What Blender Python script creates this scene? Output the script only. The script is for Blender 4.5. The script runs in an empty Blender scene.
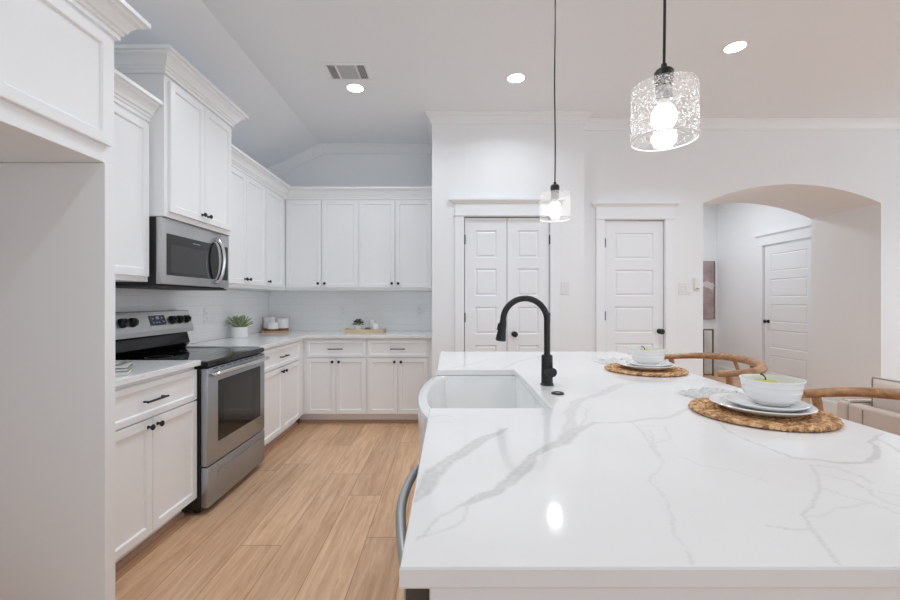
import bpy, bmesh, math, random
import numpy as np
from mathutils import Vector, Matrix, noise

random.seed(7)
C = bpy.context.scene.collection
SC = bpy.context.scene
PI = math.pi

# ------------------------------------------------------------------ camera
H = 1.26
cam_d = bpy.data.cameras.new('camera')
cam_d.sensor_width = 36.0
cam_d.lens = 17.0
cam_d.shift_y = 1.0 / 900
cam_d.clip_start = 0.02
cam = bpy.data.objects.new('camera', cam_d)
C.objects.link(cam)
cam.location = (0, 0, H)
cam.rotation_euler = (PI / 2, 0, 0)
SC.camera = cam

# ------------------------------------------------------------------ world, lights, exposure
SC.view_settings.view_transform = 'Standard'
SC.view_settings.look = 'None'
SC.view_settings.gamma = 1.0
SC.view_settings.use_curve_mapping = False
SC.view_settings.exposure = 0.30
SC.cycles.max_bounces = 12
SC.cycles.diffuse_bounces = 9
SC.cycles.glossy_bounces = 5
SC.cycles.transparent_max_bounces = 12
SC.cycles.caustics_reflective = False
SC.cycles.caustics_refractive = False
SC.cycles.sample_clamp_indirect = 6.0

world = bpy.data.worlds.new('world')
SC.world = world
world.use_nodes = True
world.node_tree.nodes['Background'].inputs[0].default_value = (0.86, 0.92, 1.0, 1)
world.node_tree.nodes['Background'].inputs[1].default_value = 1.0


def area(name, loc, rot, sx, sy, power, color=(1, 1, 1), shape='RECTANGLE', spread=PI):
    l = bpy.data.lights.new(name, 'AREA')
    l.shape = shape
    l.size = sx
    if shape in ('RECTANGLE', 'ELLIPSE'):
        l.size_y = sy
    l.energy = power
    l.color = color
    l.spread = spread
    o = bpy.data.objects.new(name, l)
    C.objects.link(o)
    o.location = loc
    o.rotation_euler = rot
    return o


CEIL = 3.06
# added lamps stand in for daylight at unseen windows behind and right of camera
DAY = (0.72, 0.87, 1.0)
for wx in (-0.7, 1.9, 4.5):
    area('added_daylight_rear', (wx, -6.92, 1.55), (PI / 2, 0, 0), 2.2, 2.05, 20, (0.52, 0.78, 1.0))
for wy in (-4.5, -1.7, 0.6, 2.7):
    area('added_daylight_right', (6.92, wy, 1.5), (PI / 2, 0, PI / 2), 1.6, 2.0, 14, DAY)
# ceiling cans in view, then fixtureless lamps added out of view for fill
CANS = [(-0.80, 3.59), (0.533, 3.43), (2.02, 3.01)]
FILL_LAMPS = [(-0.80, 2.40), (-0.45, 1.0), (0.53, 2.25), (2.05, 0.6), (0.6, -1.2), (-0.8, -1.3), (2.6, -1.4), (4.6, 2.4), (4.8, -0.2)]
LAMP_POWER = [5.6, 4.2, 8.2] + [5.8, 4.8, 1.6, 6.5, 1.8, 1.8, 3.5, 9.0, 8.0]
LAMP_SPREAD = [150, 146] + [126] * 10
for (cx, cy), pw, sd in zip(CANS + FILL_LAMPS, LAMP_POWER, LAMP_SPREAD):
    area('can_or_fill_light', (cx, cy, CEIL - 0.012), (0, 0, 0), 0.13, 0.13, pw, (0.825, 0.918, 1.0), 'DISK', math.radians(sd))
# hall lights
area('hall_light', (3.5, 6.3, CEIL - 0.03), (0, 0, 0), 0.5, 0.5, 17, (0.86, 0.935, 1.0), 'DISK')


# ------------------------------------------------------------------ materials
def new_mat(name):
    m = bpy.data.materials.new(name)
    m.use_nodes = True
    return m, m.node_tree.nodes, m.node_tree.links, m.node_tree.nodes['Principled BSDF']


def srgb(r, g, b):
    f = lambda c: (c / 255 / 12.92) if c / 255 <= 0.04045 else ((c / 255 + 0.055) / 1.055) ** 2.4
    return (f(r), f(g), f(b), 1)


def plain(name, col, rough=0.5, metal=0.0, bump=0.0, bscale=60, var=0.0, vscale=4.0, coat=0.0, stretch=None, spec=None):
    m, n, l, p = new_mat(name)
    p.inputs['Base Color'].default_value = col
    p.inputs['Roughness'].default_value = rough
    p.inputs['Metallic'].default_value = metal
    if coat:
        p.inputs['Coat Weight'].default_value = coat
        p.inputs['Coat Roughness'].default_value = 0.06
    if spec is not None:
        p.inputs['Specular IOR Level'].default_value = spec
    tc = n.new('ShaderNodeTexCoord')
    src = tc.outputs['Object']
    if stretch:
        mp = n.new('ShaderNodeMapping')
        mp.inputs['Scale'].default_value = stretch
        l.new(src, mp.inputs[0])
        src = mp.outputs[0]
    if var:
        t = n.new('ShaderNodeTexNoise')
        t.inputs['Scale'].default_value = vscale
        t.inputs['Detail'].default_value = 4
        l.new(src, t.inputs['Vector'])
        mx = n.new('ShaderNodeMix')
        mx.data_type = 'RGBA'
        mx.inputs[6].default_value = tuple(max(0, c * (1 - var)) for c in col[:3]) + (1,)
        mx.inputs[7].default_value = tuple(min(1, c * (1 + var)) for c in col[:3]) + (1,)
        l.new(t.outputs[0], mx.inputs[0])
        l.new(mx.outputs[2], p.inputs['Base Color'])
    if bump:
        t2 = n.new('ShaderNodeTexNoise')
        t2.inputs['Scale'].default_value = bscale
        t2.inputs['Detail'].default_value = 3
        l.new(src, t2.inputs['Vector'])
        b = n.new('ShaderNodeBump')
        b.inputs['Strength'].default_value = bump
        b.inputs['Distance'].default_value = 0.002
        l.new(t2.outputs[0], b.inputs['Height'])
        l.new(b.outputs[0], p.inputs['Normal'])
    return m


M_WALL = plain('wall_paint', (0.85, 0.86, 0.87, 1), 0.6, bump=0.08, bscale=180)
M_CEIL = plain('ceiling_paint', (0.853, 0.886, 0.918, 1), 0.8, bump=0.1, bscale=150)
M_TRIM = plain('trim_paint', (0.855, 0.87, 0.885, 1), 0.35, bump=0.02, bscale=40)
M_CAB = plain('cabinet_paint', (0.868, 0.876, 0.882, 1), 0.32, bump=0.02, bscale=30)
M_DOOR = plain('door_paint', (0.845, 0.86, 0.878, 1), 0.35, bump=0.03, bscale=50, stretch=(6, 6, 1))
M_BLACK = plain('black_metal', (0.012, 0.012, 0.012, 1), 0.35, 0.6, var=0.2, vscale=20)
M_MATTE = plain('matte_black', (0.009, 0.009, 0.009, 1), 0.45, 0.1, var=0.2, vscale=20)
M_STEEL = plain('brushed_steel', (0.56, 0.565, 0.57, 1), 0.34, 0.95, bump=0.05, bscale=30, var=0.05, vscale=30, stretch=(1, 1, 40))
M_STEEL_SHADED = plain('shaded_brushed_steel', (0.40, 0.425, 0.455, 1), 0.36, 0.95, bump=0.05, bscale=30, var=0.05, vscale=30, stretch=(1, 1, 40))  # same steel, its colour darkened for upright faces that catch less light
M_STEELH = plain('polished_steel', (0.72, 0.715, 0.705, 1), 0.18, 1.0, var=0.05, vscale=30)
M_GREY = plain('grey_steel', (0.42, 0.425, 0.42, 1), 0.42, 0.7, var=0.06, vscale=25, stretch=(40, 1, 1))
M_BGLASS = plain('black_glass', (0.007, 0.007, 0.007, 1), 0.07, 0.0, var=0.1, vscale=3, spec=0.35)
M_BPLAST = plain('black_plastic', (0.012, 0.012, 0.012, 1), 0.45, var=0.2, vscale=12)
M_DBROWN = plain('dark_brown_plastic', srgb(74, 66, 60), 0.5, var=0.15, vscale=12)
M_WINDOW = plain('oven_glass', (0.018, 0.017, 0.016, 1), 0.07, 0.0, var=0.15, vscale=5, spec=0.35)
M_CER = plain('white_ceramic', (0.83, 0.83, 0.825, 1), 0.16, var=0.02, vscale=10, coat=0.3)
M_CERM = plain('matte_ceramic', (0.80, 0.79, 0.785, 1), 0.45, var=0.03, vscale=30)
M_PLATE = plain('switch_plastic', (0.80, 0.80, 0.79, 1), 0.35, var=0.02, vscale=10)
M_DARK = plain('slot_dark', (0.05, 0.05, 0.05, 1), 0.6, var=0.2, vscale=20)
M_STOOLW = None
M_LINEN = plain('beige_linen', srgb(198, 182, 170), 0.9, bump=0.5, bscale=400, var=0.08, vscale=120)
M_LINENL = plain('pale_linen', srgb(206, 193, 183), 0.9, bump=0.5, bscale=400, var=0.06, vscale=120)
M_PIPING = plain('dark_piping', srgb(150, 136, 126), 0.8, bump=0.2, bscale=300, var=0.1, vscale=60)
M_GREEN = plain('sage_leaf', srgb(150, 162, 120), 0.55, var=0.35, vscale=30)
M_DGREEN = plain('dark_leaf', srgb(50, 86, 38), 0.6, var=0.4, vscale=60)
M_OLIVE = plain('olive_leaf', srgb(136, 138, 96), 0.6, var=0.3, vscale=50)
M_FRUIT = plain('green_apple_skin', srgb(190, 188, 72), 0.35, var=0.12, vscale=25, coat=0.2)
M_STEM = plain('apple_stem', srgb(60, 50, 24), 0.7, var=0.2, vscale=60)
M_BRASS = plain('aged_brass', srgb(120, 104, 78), 0.35, 0.9, var=0.1, vscale=20)
M_PLATEDARK = plain('vent_dark', (0.10, 0.10, 0.10, 1), 0.7, var=0.1, vscale=20)
M_SHOE = plain('shoe_moulding', srgb(176, 146, 128), 0.5, var=0.12, vscale=8, stretch=(6, 6, 1))


def wood(name, base, dark, scale=(1, 1, 1), rough=0.4, amount=1.0):
    m, n, l, p = new_mat(name)
    tc = n.new('ShaderNodeTexCoord')
    mp = n.new('ShaderNodeMapping')
    mp.inputs['Scale'].default_value = scale
    l.new(tc.outputs['Object'], mp.inputs[0])
    t = n.new('ShaderNodeTexNoise')
    t.inputs['Scale'].default_value = 9
    t.inputs['Detail'].default_value = 6
    t.inputs['Distortion'].default_value = 0.6
    l.new(mp.outputs[0], t.inputs['Vector'])
    r = n.new('ShaderNodeValToRGB')
    r.color_ramp.elements[0].position = 0.35
    r.color_ramp.elements[0].color = dark
    r.color_ramp.elements[1].position = 0.65
    r.color_ramp.elements[1].color = base
    l.new(t.outputs[0], r.inputs[0])
    l.new(r.outputs[0], p.inputs['Base Color'])
    p.inputs['Roughness'].default_value = rough
    return m


M_WOODB = wood('board_wood', srgb(205, 170, 132), srgb(182, 142, 102), (1, 8, 8))
M_WOODT = wood('tray_wood', srgb(226, 204, 172), srgb(206, 182, 148), (1, 8, 8))
M_WOODD = wood('dark_band_wood', srgb(150, 112, 72), srgb(108, 76, 46), (8, 8, 1))
M_STOOLW = wood('walnut_wood', srgb(190, 144, 102), srgb(152, 108, 72), (4, 4, 4), 0.38)
M_CORD = plain('woven_paper_cord', srgb(214, 190, 150), 0.85, bump=0.6, bscale=90, var=0.15, vscale=60, stretch=(1, 8, 1))


def floor_mat():
    m, n, l, p = new_mat('oak_planks')
    W, L = 0.212, 1.52
    geo = n.new('ShaderNodeNewGeometry')
    sep = n.new('ShaderNodeSeparateXYZ')
    l.new(geo.outputs['Position'], sep.inputs[0])

    def math_(op, a, b=None, c=None):
        k = n.new('ShaderNodeMath')
        k.operation = op
        for i, v in enumerate((a, b, c)):
            if v is None:
                continue
            if isinstance(v, (int, float)):
                k.inputs[i].default_value = v
            else:
                l.new(v, k.inputs[i])
        return k.outputs[0]
    u = math_('DIVIDE', math_('ADD', sep.outputs['X'], 1.08), W)
    iu = math_('FLOOR', u)
    fu = math_('SUBTRACT', u, iu)
    # joint offset of each row of planks (the rows seen in the photo first, others random)
    wn = n.new('ShaderNodeTexWhiteNoise')
    wn.noise_dimensions = '1D'
    l.new(iu, wn.inputs['W'])
    off = math_('MULTIPLY', wn.outputs['Value'], L)
    for k, y0 in ((0, 2.19), (1, 3.095), (2, 2.756), (3, 2.265)):
        eq = math_('COMPARE', iu, float(k), 0.1)
        d = math_('SUBTRACT', y0, off)
        off = math_('MULTIPLY_ADD', eq, d, off)
    v = math_('DIVIDE', math_('SUBTRACT', sep.outputs['Y'], off), L)
    iv = math_('FLOOR', v)
    fv = math_('SUBTRACT', v, iv)
    cmb = n.new('ShaderNodeCombineXYZ')
    l.new(iu, cmb.inputs[0])
    l.new(iv, cmb.inputs[1])
    wn2 = n.new('ShaderNodeTexWhiteNoise')
    wn2.noise_dimensions = '2D'
    l.new(cmb.outputs[0], wn2.inputs['Vector'])
    # grain, offset per plank
    sx = math_('MULTIPLY', sep.outputs['X'], 14.0)
    sy = math_('MULTIPLY', sep.outputs['Y'], 1.0)
    gx = math_('MULTIPLY_ADD', wn2.outputs['Value'], 37.0, sx)
    gc = n.new('ShaderNodeCombineXYZ')
    l.new(gx, gc.inputs[0])
    l.new(sy, gc.inputs[1])
    l.new(math_('MULTIPLY', wn2.outputs['Value'], 11.0), gc.inputs[2])
    g = n.new('ShaderNodeTexNoise')
    g.inputs['Scale'].default_value = 2.2
    g.inputs['Detail'].default_value = 7
    g.inputs['Roughness'].default_value = 0.62
    g.inputs['Distortion'].default_value = 0.8
    l.new(gc.outputs[0], g.inputs['Vector'])
    gs = n.new('ShaderNodeTexNoise')
    gs.inputs['Scale'].default_value = 7
    gs.inputs['Detail'].default_value = 5
    l.new(gc.outputs[0], gs.inputs['Vector'])
    ramp = n.new('ShaderNodeValToRGB')
    e = ramp.color_ramp.elements
    e[0].position = 0.28
    e[0].color = srgb(190, 149, 115)
    e[1].position = 0.72
    e[1].color = srgb(228, 193, 160)
    e2 = ramp.color_ramp.elements.new(0.5)
    e2.color = srgb(211, 173, 140)
    l.new(g.outputs[0], ramp.inputs[0])
    tint = n.new('ShaderNodeValToRGB')
    tint.color_ramp.elements[0].color = (0.86, 0.83, 0.81, 1)
    tint.color_ramp.elements[1].color = (1.05, 1.04, 1.02, 1)
    l.new(wn2.outputs['Value'], tint.inputs[0])
    mul = n.new('ShaderNodeMix')
    mul.data_type = 'RGBA'
    mul.blend_type = 'MULTIPLY'
    mul.inputs[0].default_value = 1.0
    l.new(ramp.outputs[0], mul.inputs[6])
    l.new(tint.outputs[0], mul.inputs[7])
    # knots / dark streaks and pale cathedral streaks
    st = n.new('ShaderNodeMapRange')
    st.inputs[1].default_value = 0.60
    st.inputs[2].default_value = 0.78
    l.new(gs.outputs[0], st.inputs[0])
    dk = n.new('ShaderNodeMix')
    dk.data_type = 'RGBA'
    l.new(math_('MULTIPLY', st.outputs[0], 0.55), dk.inputs[0])
    l.new(mul.outputs[2], dk.inputs[6])
    dk.inputs[7].default_value = srgb(138, 102, 74)
    # joints
    e1 = math_('LESS_THAN', math_('MINIMUM', fu, math_('SUBTRACT', 1.0, fu)), 0.009)
    e3 = math_('LESS_THAN', math_('MINIMUM', fv, math_('SUBTRACT', 1.0, fv)), 0.0016)
    ed = math_('MAXIMUM', e1, e3)
    jm = n.new('ShaderNodeMix')
    jm.data_type = 'RGBA'
    l.new(math_('MULTIPLY', ed, 0.6), jm.inputs[0])
    l.new(dk.outputs[2], jm.inputs[6])
    jm.inputs[7].default_value = srgb(112, 82, 58)
    l.new(jm.outputs[2], p.inputs['Base Color'])
    p.inputs['Roughness'].default_value = 0.42
    p.inputs['Specular IOR Level'].default_value = 0.35
    b = n.new('ShaderNodeBump')
    b.inputs['Strength'].default_value = 0.15
    b.inputs['Distance'].default_value = 0.002
    l.new(math_('SUBTRACT', math_('MULTIPLY', g.outputs[0], 0.3), ed), b.inputs['Height'])
    l.new(b.outputs[0], p.inputs['Normal'])
    return m


M_FLOOR = floor_mat()


def tile_mat():
    m, n, l, p = new_mat('subway_tile')
    geo = n.new('ShaderNodeNewGeometry')
    sep = n.new('ShaderNodeSeparateXYZ')
    l.new(geo.outputs['Position'], sep.inputs[0])
    a = n.new('ShaderNodeMath')
    a.operation = 'ADD'
    l.new(sep.outputs['X'], a.inputs[0])
    l.new(sep.outputs['Y'], a.inputs[1])
    cb = n.new('ShaderNodeCombineXYZ')
    l.new(a.outputs[0], cb.inputs[0])
    sb = n.new('ShaderNodeMath')
    sb.operation = 'SUBTRACT'
    l.new(sep.outputs['Z'], sb.inputs[0])
    sb.inputs[1].default_value = 0.914
    l.new(sb.outputs[0], cb.inputs[1])
    br = n.new('ShaderNodeTexBrick')
    br.inputs['Scale'].default_value = 1.0
    br.inputs['Brick Width'].default_value = 0.305
    br.inputs['Row Height'].default_value = 0.0765
    br.inputs['Mortar Size'].default_value = 0.0016
    br.inputs['Mortar Smooth'].default_value = 0.3
    br.inputs['Color1'].default_value = (0.87, 0.87, 0.87, 1)
    br.inputs['Color2'].default_value = (0.85, 0.85, 0.85, 1)
    br.inputs['Mortar'].default_value = (0.76, 0.76, 0.757, 1)
    l.new(cb.outputs[0], br.inputs['Vector'])
    l.new(br.outputs[0], p.inputs['Base Color'])
    p.inputs['Roughness'].default_value = 0.18
    nz = n.new('ShaderNodeTexNoise')
    nz.inputs['Scale'].default_value = 9
    l.new(cb.outputs[0], nz.inputs['Vector'])
    ad = n.new('ShaderNodeMath')
    ad.operation = 'MULTIPLY_ADD'
    l.new(nz.outputs[0], ad.inputs[0])
    ad.inputs[1].default_value = 0.5
    iv = n.new('ShaderNodeMath')
    iv.operation = 'SUBTRACT'
    iv.inputs[0].default_value = 1.0
    l.new(br.outputs['Fac'], iv.inputs[1])
    l.new(iv.outputs[0], ad.inputs[2])
    b = n.new('ShaderNodeBump')
    b.inputs['Strength'].default_value = 0.25
    b.inputs['Distance'].default_value = 0.002
    l.new(ad.outputs[0], b.inputs['Height'])
    l.new(b.outputs[0], p.inputs['Normal'])
    return m


M_TILE = tile_mat()


def quartz(name, attr):
    m, n, l, p = new_mat(name)
    geo = n.new('ShaderNodeNewGeometry')
    cl = n.new('ShaderNodeTexNoise')
    cl.inputs['Scale'].default_value = 2.2
    cl.inputs['Detail'].default_value = 5
    l.new(geo.outputs['Position'], cl.inputs['Vector'])
    cr = n.new('ShaderNodeValToRGB')
    cr.color_ramp.elements[0].position = 0.3
    cr.color_ramp.elements[0].color = (0.80, 0.80, 0.795, 1)
    cr.color_ramp.elements[1].position = 0.6
    cr.color_ramp.elements[1].color = (0.84, 0.84, 0.835, 1)
    l.new(cl.outputs[0], cr.inputs[0])
    mx = n.new('ShaderNodeMix')
    mx.data_type = 'RGBA'
    l.new(cr.outputs[0], mx.inputs[6])
    mx.inputs[7].default_value = (0.50, 0.498, 0.49, 1)
    if attr:
        at = n.new('ShaderNodeAttribute')
        at.attribute_name = 'vein'
        nz = n.new('ShaderNodeTexNoise')
        nz.inputs['Scale'].default_value = 70
        nz.inputs['Detail'].default_value = 5
        l.new(geo.outputs['Position'], nz.inputs['Vector'])
        mr = n.new('ShaderNodeMapRange')
        mr.inputs[1].default_value = 0.30
        mr.inputs[2].default_value = 0.58
        mr.inputs[3].default_value = 0.55
        mr.inputs[4].default_value = 1.0
        l.new(nz.outputs[0], mr.inputs[0])
        mu = n.new('ShaderNodeMath')
        mu.operation = 'MULTIPLY'
        mu.use_clamp = True
        l.new(at.outputs['Fac'], mu.inputs[0])
        l.new(mr.outputs[0], mu.inputs[1])
        l.new(mu.outputs[0], mx.inputs[0])
    else:
        nz = n.new('ShaderNodeTexNoise')
        nz.inputs['Scale'].default_value = 2.6
        nz.inputs['Detail'].default_value = 7
        nz.inputs['Distortion'].default_value = 1.6
        l.new(geo.outputs['Position'], nz.inputs['Vector'])
        s = n.new('ShaderNodeMath')
        s.operation = 'SUBTRACT'
        l.new(nz.outputs[0], s.inputs[0])
        s.inputs[1].default_value = 0.5
        a = n.new('ShaderNodeMath')
        a.operation = 'ABSOLUTE'
        l.new(s.outputs[0], a.inputs[0])
        mr = n.new('ShaderNodeMapRange')
        mr.inputs[1].default_value = 0.0
        mr.inputs[2].default_value = 0.018
        mr.inputs[3].default_value = 0.28
        mr.inputs[4].default_value = 0.0
        l.new(a.outputs[0], mr.inputs[0])
        l.new(mr.outputs[0], mx.inputs[0])
    l.new(mx.outputs[2], p.inputs['Base Color'])
    p.inputs['Roughness'].default_value = 0.10
    p.inputs['Specular IOR Level'].default_value = 0.45
    return m


M_QUARTZ = quartz('island_quartz', True)
M_QUARTZ2 = quartz('counter_quartz', False)


def seagrass():
    m, n, l, p = new_mat('braided_seagrass')
    tc = n.new('ShaderNodeTexCoord')
    t = n.new('ShaderNodeTexNoise')
    t.inputs['Scale'].default_value = 60
    t.inputs['Detail'].default_value = 5
    l.new(tc.outputs['Object'], t.inputs['Vector'])
    r = n.new('ShaderNodeValToRGB')
    e = r.color_ramp.elements
    e[0].position = 0.30
    e[0].color = srgb(146, 102, 64)
    e[1].position = 0.68
    e[1].color = srgb(228, 192, 148)
    k = r.color_ramp.elements.new(0.5)
    k.color = srgb(200, 154, 108)
    ge = n.new('ShaderNodeNewGeometry')
    mm = n.new('ShaderNodeMath')
    mm.operation = 'MULTIPLY_ADD'
    l.new(ge.outputs['Random Per Island'], mm.inputs[0])
    mm.inputs[1].default_value = 0.34
    sb = n.new('ShaderNodeMath')
    sb.operation = 'SUBTRACT'
    l.new(t.outputs[0], sb.inputs[0])
    sb.inputs[1].default_value = 0.17
    l.new(sb.outputs[0], mm.inputs[2])
    l.new(mm.outputs[0], r.inputs[0])
    l.new(r.outputs[0], p.inputs['Base Color'])
    p.inputs['Roughness'].default_value = 0.75
    return m


M_GRASS = seagrass()


def seeded_glass():
    m, n, l, p = new_mat('seeded_glass')
    n.remove(p)
    out = n['Material Output']
    tc = n.new('ShaderNodeTexCoord')
    vo = n.new('ShaderNodeTexVoronoi')
    vo.inputs['Scale'].default_value = 240
    l.new(tc.outputs['Object'], vo.inputs['Vector'])
    mr = n.new('ShaderNodeMapRange')
    mr.inputs[1].default_value = 0.26
    mr.inputs[2].default_value = 0.36
    mr.inputs[3].default_value = 1.0
    mr.inputs[4].default_value = 0.06
    l.new(vo.outputs['Distance'], mr.inputs[0])
    wn = n.new('ShaderNodeMath')
    wn.operation = 'GREATER_THAN'
    sp = n.new('ShaderNodeSeparateColor')
    l.new(vo.outputs['Color'], sp.inputs[0])
    l.new(sp.outputs[0], wn.inputs[0])
    wn.inputs[1].default_value = 0.3
    mu = n.new('ShaderNodeMath')
    mu.operation = 'MULTIPLY'
    l.new(mr.outputs[0], mu.inputs[0])
    l.new(wn.outputs[0], mu.inputs[1])
    mu2 = n.new('ShaderNodeMath')
    mu2.operation = 'MULTIPLY'
    l.new(mu.outputs[0], mu2.inputs[0])
    mu2.inputs[1].default_value = 0.75
    lw = n.new('ShaderNodeLayerWeight')
    lw.inputs[0].default_value = 0.5
    pw = n.new('ShaderNodeMath')
    pw.operation = 'POWER'
    l.new(lw.outputs['Facing'], pw.inputs[0])
    pw.inputs[1].default_value = 5.0
    pm = n.new('ShaderNodeMath')
    pm.operation = 'MULTIPLY_ADD'
    l.new(pw.outputs[0], pm.inputs[0])
    pm.inputs[1].default_value = 0.6
    pm.inputs[2].default_value = 0.045
    tr = n.new('ShaderNodeBsdfTransparent')
    tr.inputs[0].default_value = (0.985, 0.985, 0.985, 1)
    gl = n.new('ShaderNodeBsdfGlossy')
    gl.inputs['Roughness'].default_value = 0.03
    df = n.new('ShaderNodeBsdfTranslucent')
    df.inputs[0].default_value = (0.95, 0.95, 0.95, 1)
    df2 = n.new('ShaderNodeBsdfDiffuse')
    df2.inputs[0].default_value = (0.95, 0.95, 0.95, 1)
    dm = n.new('ShaderNodeMixShader')
    l.new(df.outputs[0], dm.inputs[1])
    l.new(df2.outputs[0], dm.inputs[2])
    m1 = n.new('ShaderNodeMixShader')
    l.new(pm.outputs[0], m1.inputs[0])
    l.new(tr.outputs[0], m1.inputs[1])
    l.new(gl.outputs[0], m1.inputs[2])
    m2 = n.new('ShaderNodeMixShader')
    l.new(mu2.outputs[0], m2.inputs[0])
    l.new(m1.outputs[0], m2.inputs[1])
    l.new(dm.outputs[0], m2.inputs[2])
    l.new(m2.outputs[0], out.inputs[0])
    return m


M_SEED = seeded_glass()


def emit(name, col, s):
    m, n, l, p = new_mat(name)
    p.inputs['Base Color'].default_value = col
    p.inputs['Emission Color'].default_value = col
    p.inputs['Emission Strength'].default_value = s
    return m


M_BULB = emit('lit_bulb', (1, 0.97, 0.93, 1), 22.0)
M_CAN = emit('lit_can', (1, 0.98, 0.95, 1), 14.0)
M_LED = emit('range_display', srgb(120, 140, 165), 0.22)


def art_mat():
    m, n, l, p = new_mat('mauve_painting')
    tc = n.new('ShaderNodeTexCoord')
    t = n.new('ShaderNodeTexNoise')
    t.inputs['Scale'].default_value = 5
    t.inputs['Detail'].default_value = 6
    l.new(tc.outputs['Object'], t.inputs['Vector'])
    r = n.new('ShaderNodeValToRGB')
    r.color_ramp.elements[0].position = 0.3
    r.color_ramp.elements[0].color = srgb(150, 128, 130)
    r.color_ramp.elements[1].position = 0.7
    r.color_ramp.elements[1].color = srgb(186, 166, 166)
    l.new(t.outputs[0], r.inputs[0])
    l.new(r.outputs[0], p.inputs['Base Color'])
    p.inputs['Roughness'].default_value = 0.6
    return m


M_ART = art_mat()
M_ARTW = plain('pale_paint', srgb(214, 204, 202), 0.6, var=0.06, vscale=14)
M_ARTD = plain('dark_canvas_edge', srgb(112, 92, 92), 0.7, var=0.1, vscale=10)


# ------------------------------------------------------------------ mesh helpers
def box(bm, x0, x1, y0, y1, z0, z1):
    v = [bm.verts.new(p) for p in ((x0, y0, z0), (x1, y0, z0), (x1, y1, z0), (x0, y1, z0), (x0, y0, z1), (x1, y0, z1), (x1, y1, z1), (x0, y1, z1))]
    for f in ((0, 3, 2, 1), (4, 5, 6, 7), (0, 1, 5, 4), (1, 2, 6, 5), (2, 3, 7, 6), (3, 0, 4, 7)):
        bm.faces.new([v[i] for i in f])
    return v


def bbox(x0, x1, y0, y1, z0, z1, bev=0.003, seg=2):
    bm = bmesh.new()
    box(bm, x0, x1, y0, y1, z0, z1)
    if bev:
        bmesh.ops.bevel(bm, geom=bm.edges[:], offset=bev, segments=seg, profile=0.5, affect='EDGES')
    return bm


def merge(*bms):
    a = bms[0]
    for b in bms[1:]:
        me = bpy.data.meshes.new('tmp')
        b.to_mesh(me)
        b.free()
        a.from_mesh(me)
        bpy.data.meshes.remove(me)
    return a


def lathe(profile, seg=48, loc=(0, 0, 0), cap=True):
    """profile: (radius, z) from bottom to top; closed surface of revolution about z."""
    bm = bmesh.new()
    rings = []
    for r, z in profile:
        if r < 1e-6:
            rings.append([bm.verts.new((loc[0], loc[1], loc[2] + z))])
        else:
            rings.append([bm.verts.new((loc[0] + r * math.cos(2 * PI * k / seg), loc[1] + r * math.sin(2 * PI * k / seg), loc[2] + z)) for k in range(seg)])
    for a, b in zip(rings, rings[1:]):
        for k in range(seg):
            k2 = (k + 1) % seg
            if len(a) == 1 and len(b) == 1:
                continue
            if len(a) == 1:
                bm.faces.new((a[0], b[k2], b[k]))
            elif len(b) == 1:
                bm.faces.new((a[k], a[k2], b[0]))
            else:
                bm.faces.new((a[k], a[k2], b[k2], b[k]))
    if cap:
        if len(rings[0]) > 1:
            bm.faces.new(rings[0][::-1])
        if len(rings[-1]) > 1:
            bm.faces.new(rings[-1])
    return bm


def tube(pts, rad, seg=12, caps=True, flat=1.0):
    """swept tube along pts with one radius or a list; flat scales the second axis."""
    pts = [Vector(p) for p in pts]
    if not isinstance(rad, (list, tuple)):
        rad = [rad] * len(pts)
    bm = bmesh.new()
    t0 = (pts[1] - pts[0]).normalized()
    up = Vector((0, 0, 1)) if abs(t0.z) < 0.9 else Vector((1, 0, 0))
    nrm = t0.cross(up).normalized()
    rings = []
    for i, p in enumerate(pts):
        t = (pts[min(i + 1, len(pts) - 1)] - pts[max(i - 1, 0)]).normalized()
        nrm = (nrm - t * nrm.dot(t)).normalized()
        b = t.cross(nrm)
        rings.append([bm.verts.new(p + nrm * math.cos(2 * PI * k / seg) * rad[i] + b * math.sin(2 * PI * k / seg) * rad[i] * flat) for k in range(seg)])
    for a, b in zip(rings, rings[1:]):
        for k in range(seg):
            k2 = (k + 1) % seg
            bm.faces.new((a[k], a[k2], b[k2], b[k]))
    if caps:
        bm.faces.new(rings[0][::-1])
        bm.faces.new(rings[-1])
    bmesh.ops.recalc_face_normals(bm, faces=bm.faces[:])
    return bm


def smooth_path(pts, n=8):
    """Catmull-Rom through pts."""
    P = [Vector(p) for p in pts]
    P = [2 * P[0] - P[1]] + P + [2 * P[-1] - P[-2]]
    out = []
    for i in range(1, len(P) - 2):
        for k in range(n):
            t = k / n
            a, b, c, d = P[i - 1], P[i], P[i + 1], P[i + 2]
            out.append(0.5 * ((2 * b) + (c - a) * t + (2 * a - 5 * b + 4 * c - d) * t * t + (3 * b - a - 3 * c + d) * t ** 3))
    out.append(P[-2])
    return out


def prism(poly, a0, a1, axes='xz'):
    """extrude a polygon given in two axes along the third."""
    bm = bmesh.new()

    def pt(u, v, w):
        return {'xz': (u, w, v), 'xy': (u, v, w), 'yz': (w, u, v)}[axes]
    A = [bm.verts.new(pt(u, v, a0)) for u, v in poly]
    B = [bm.verts.new(pt(u, v, a1)) for u, v in poly]
    bm.faces.new(A)
    bm.faces.new(B[::-1])
    n = len(poly)
    for i in range(n):
        bm.faces.new((A[i], B[i], B[(i + 1) % n], A[(i + 1) % n]))
    bmesh.ops.recalc_face_normals(bm, faces=bm.faces[:])
    return bm


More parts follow.
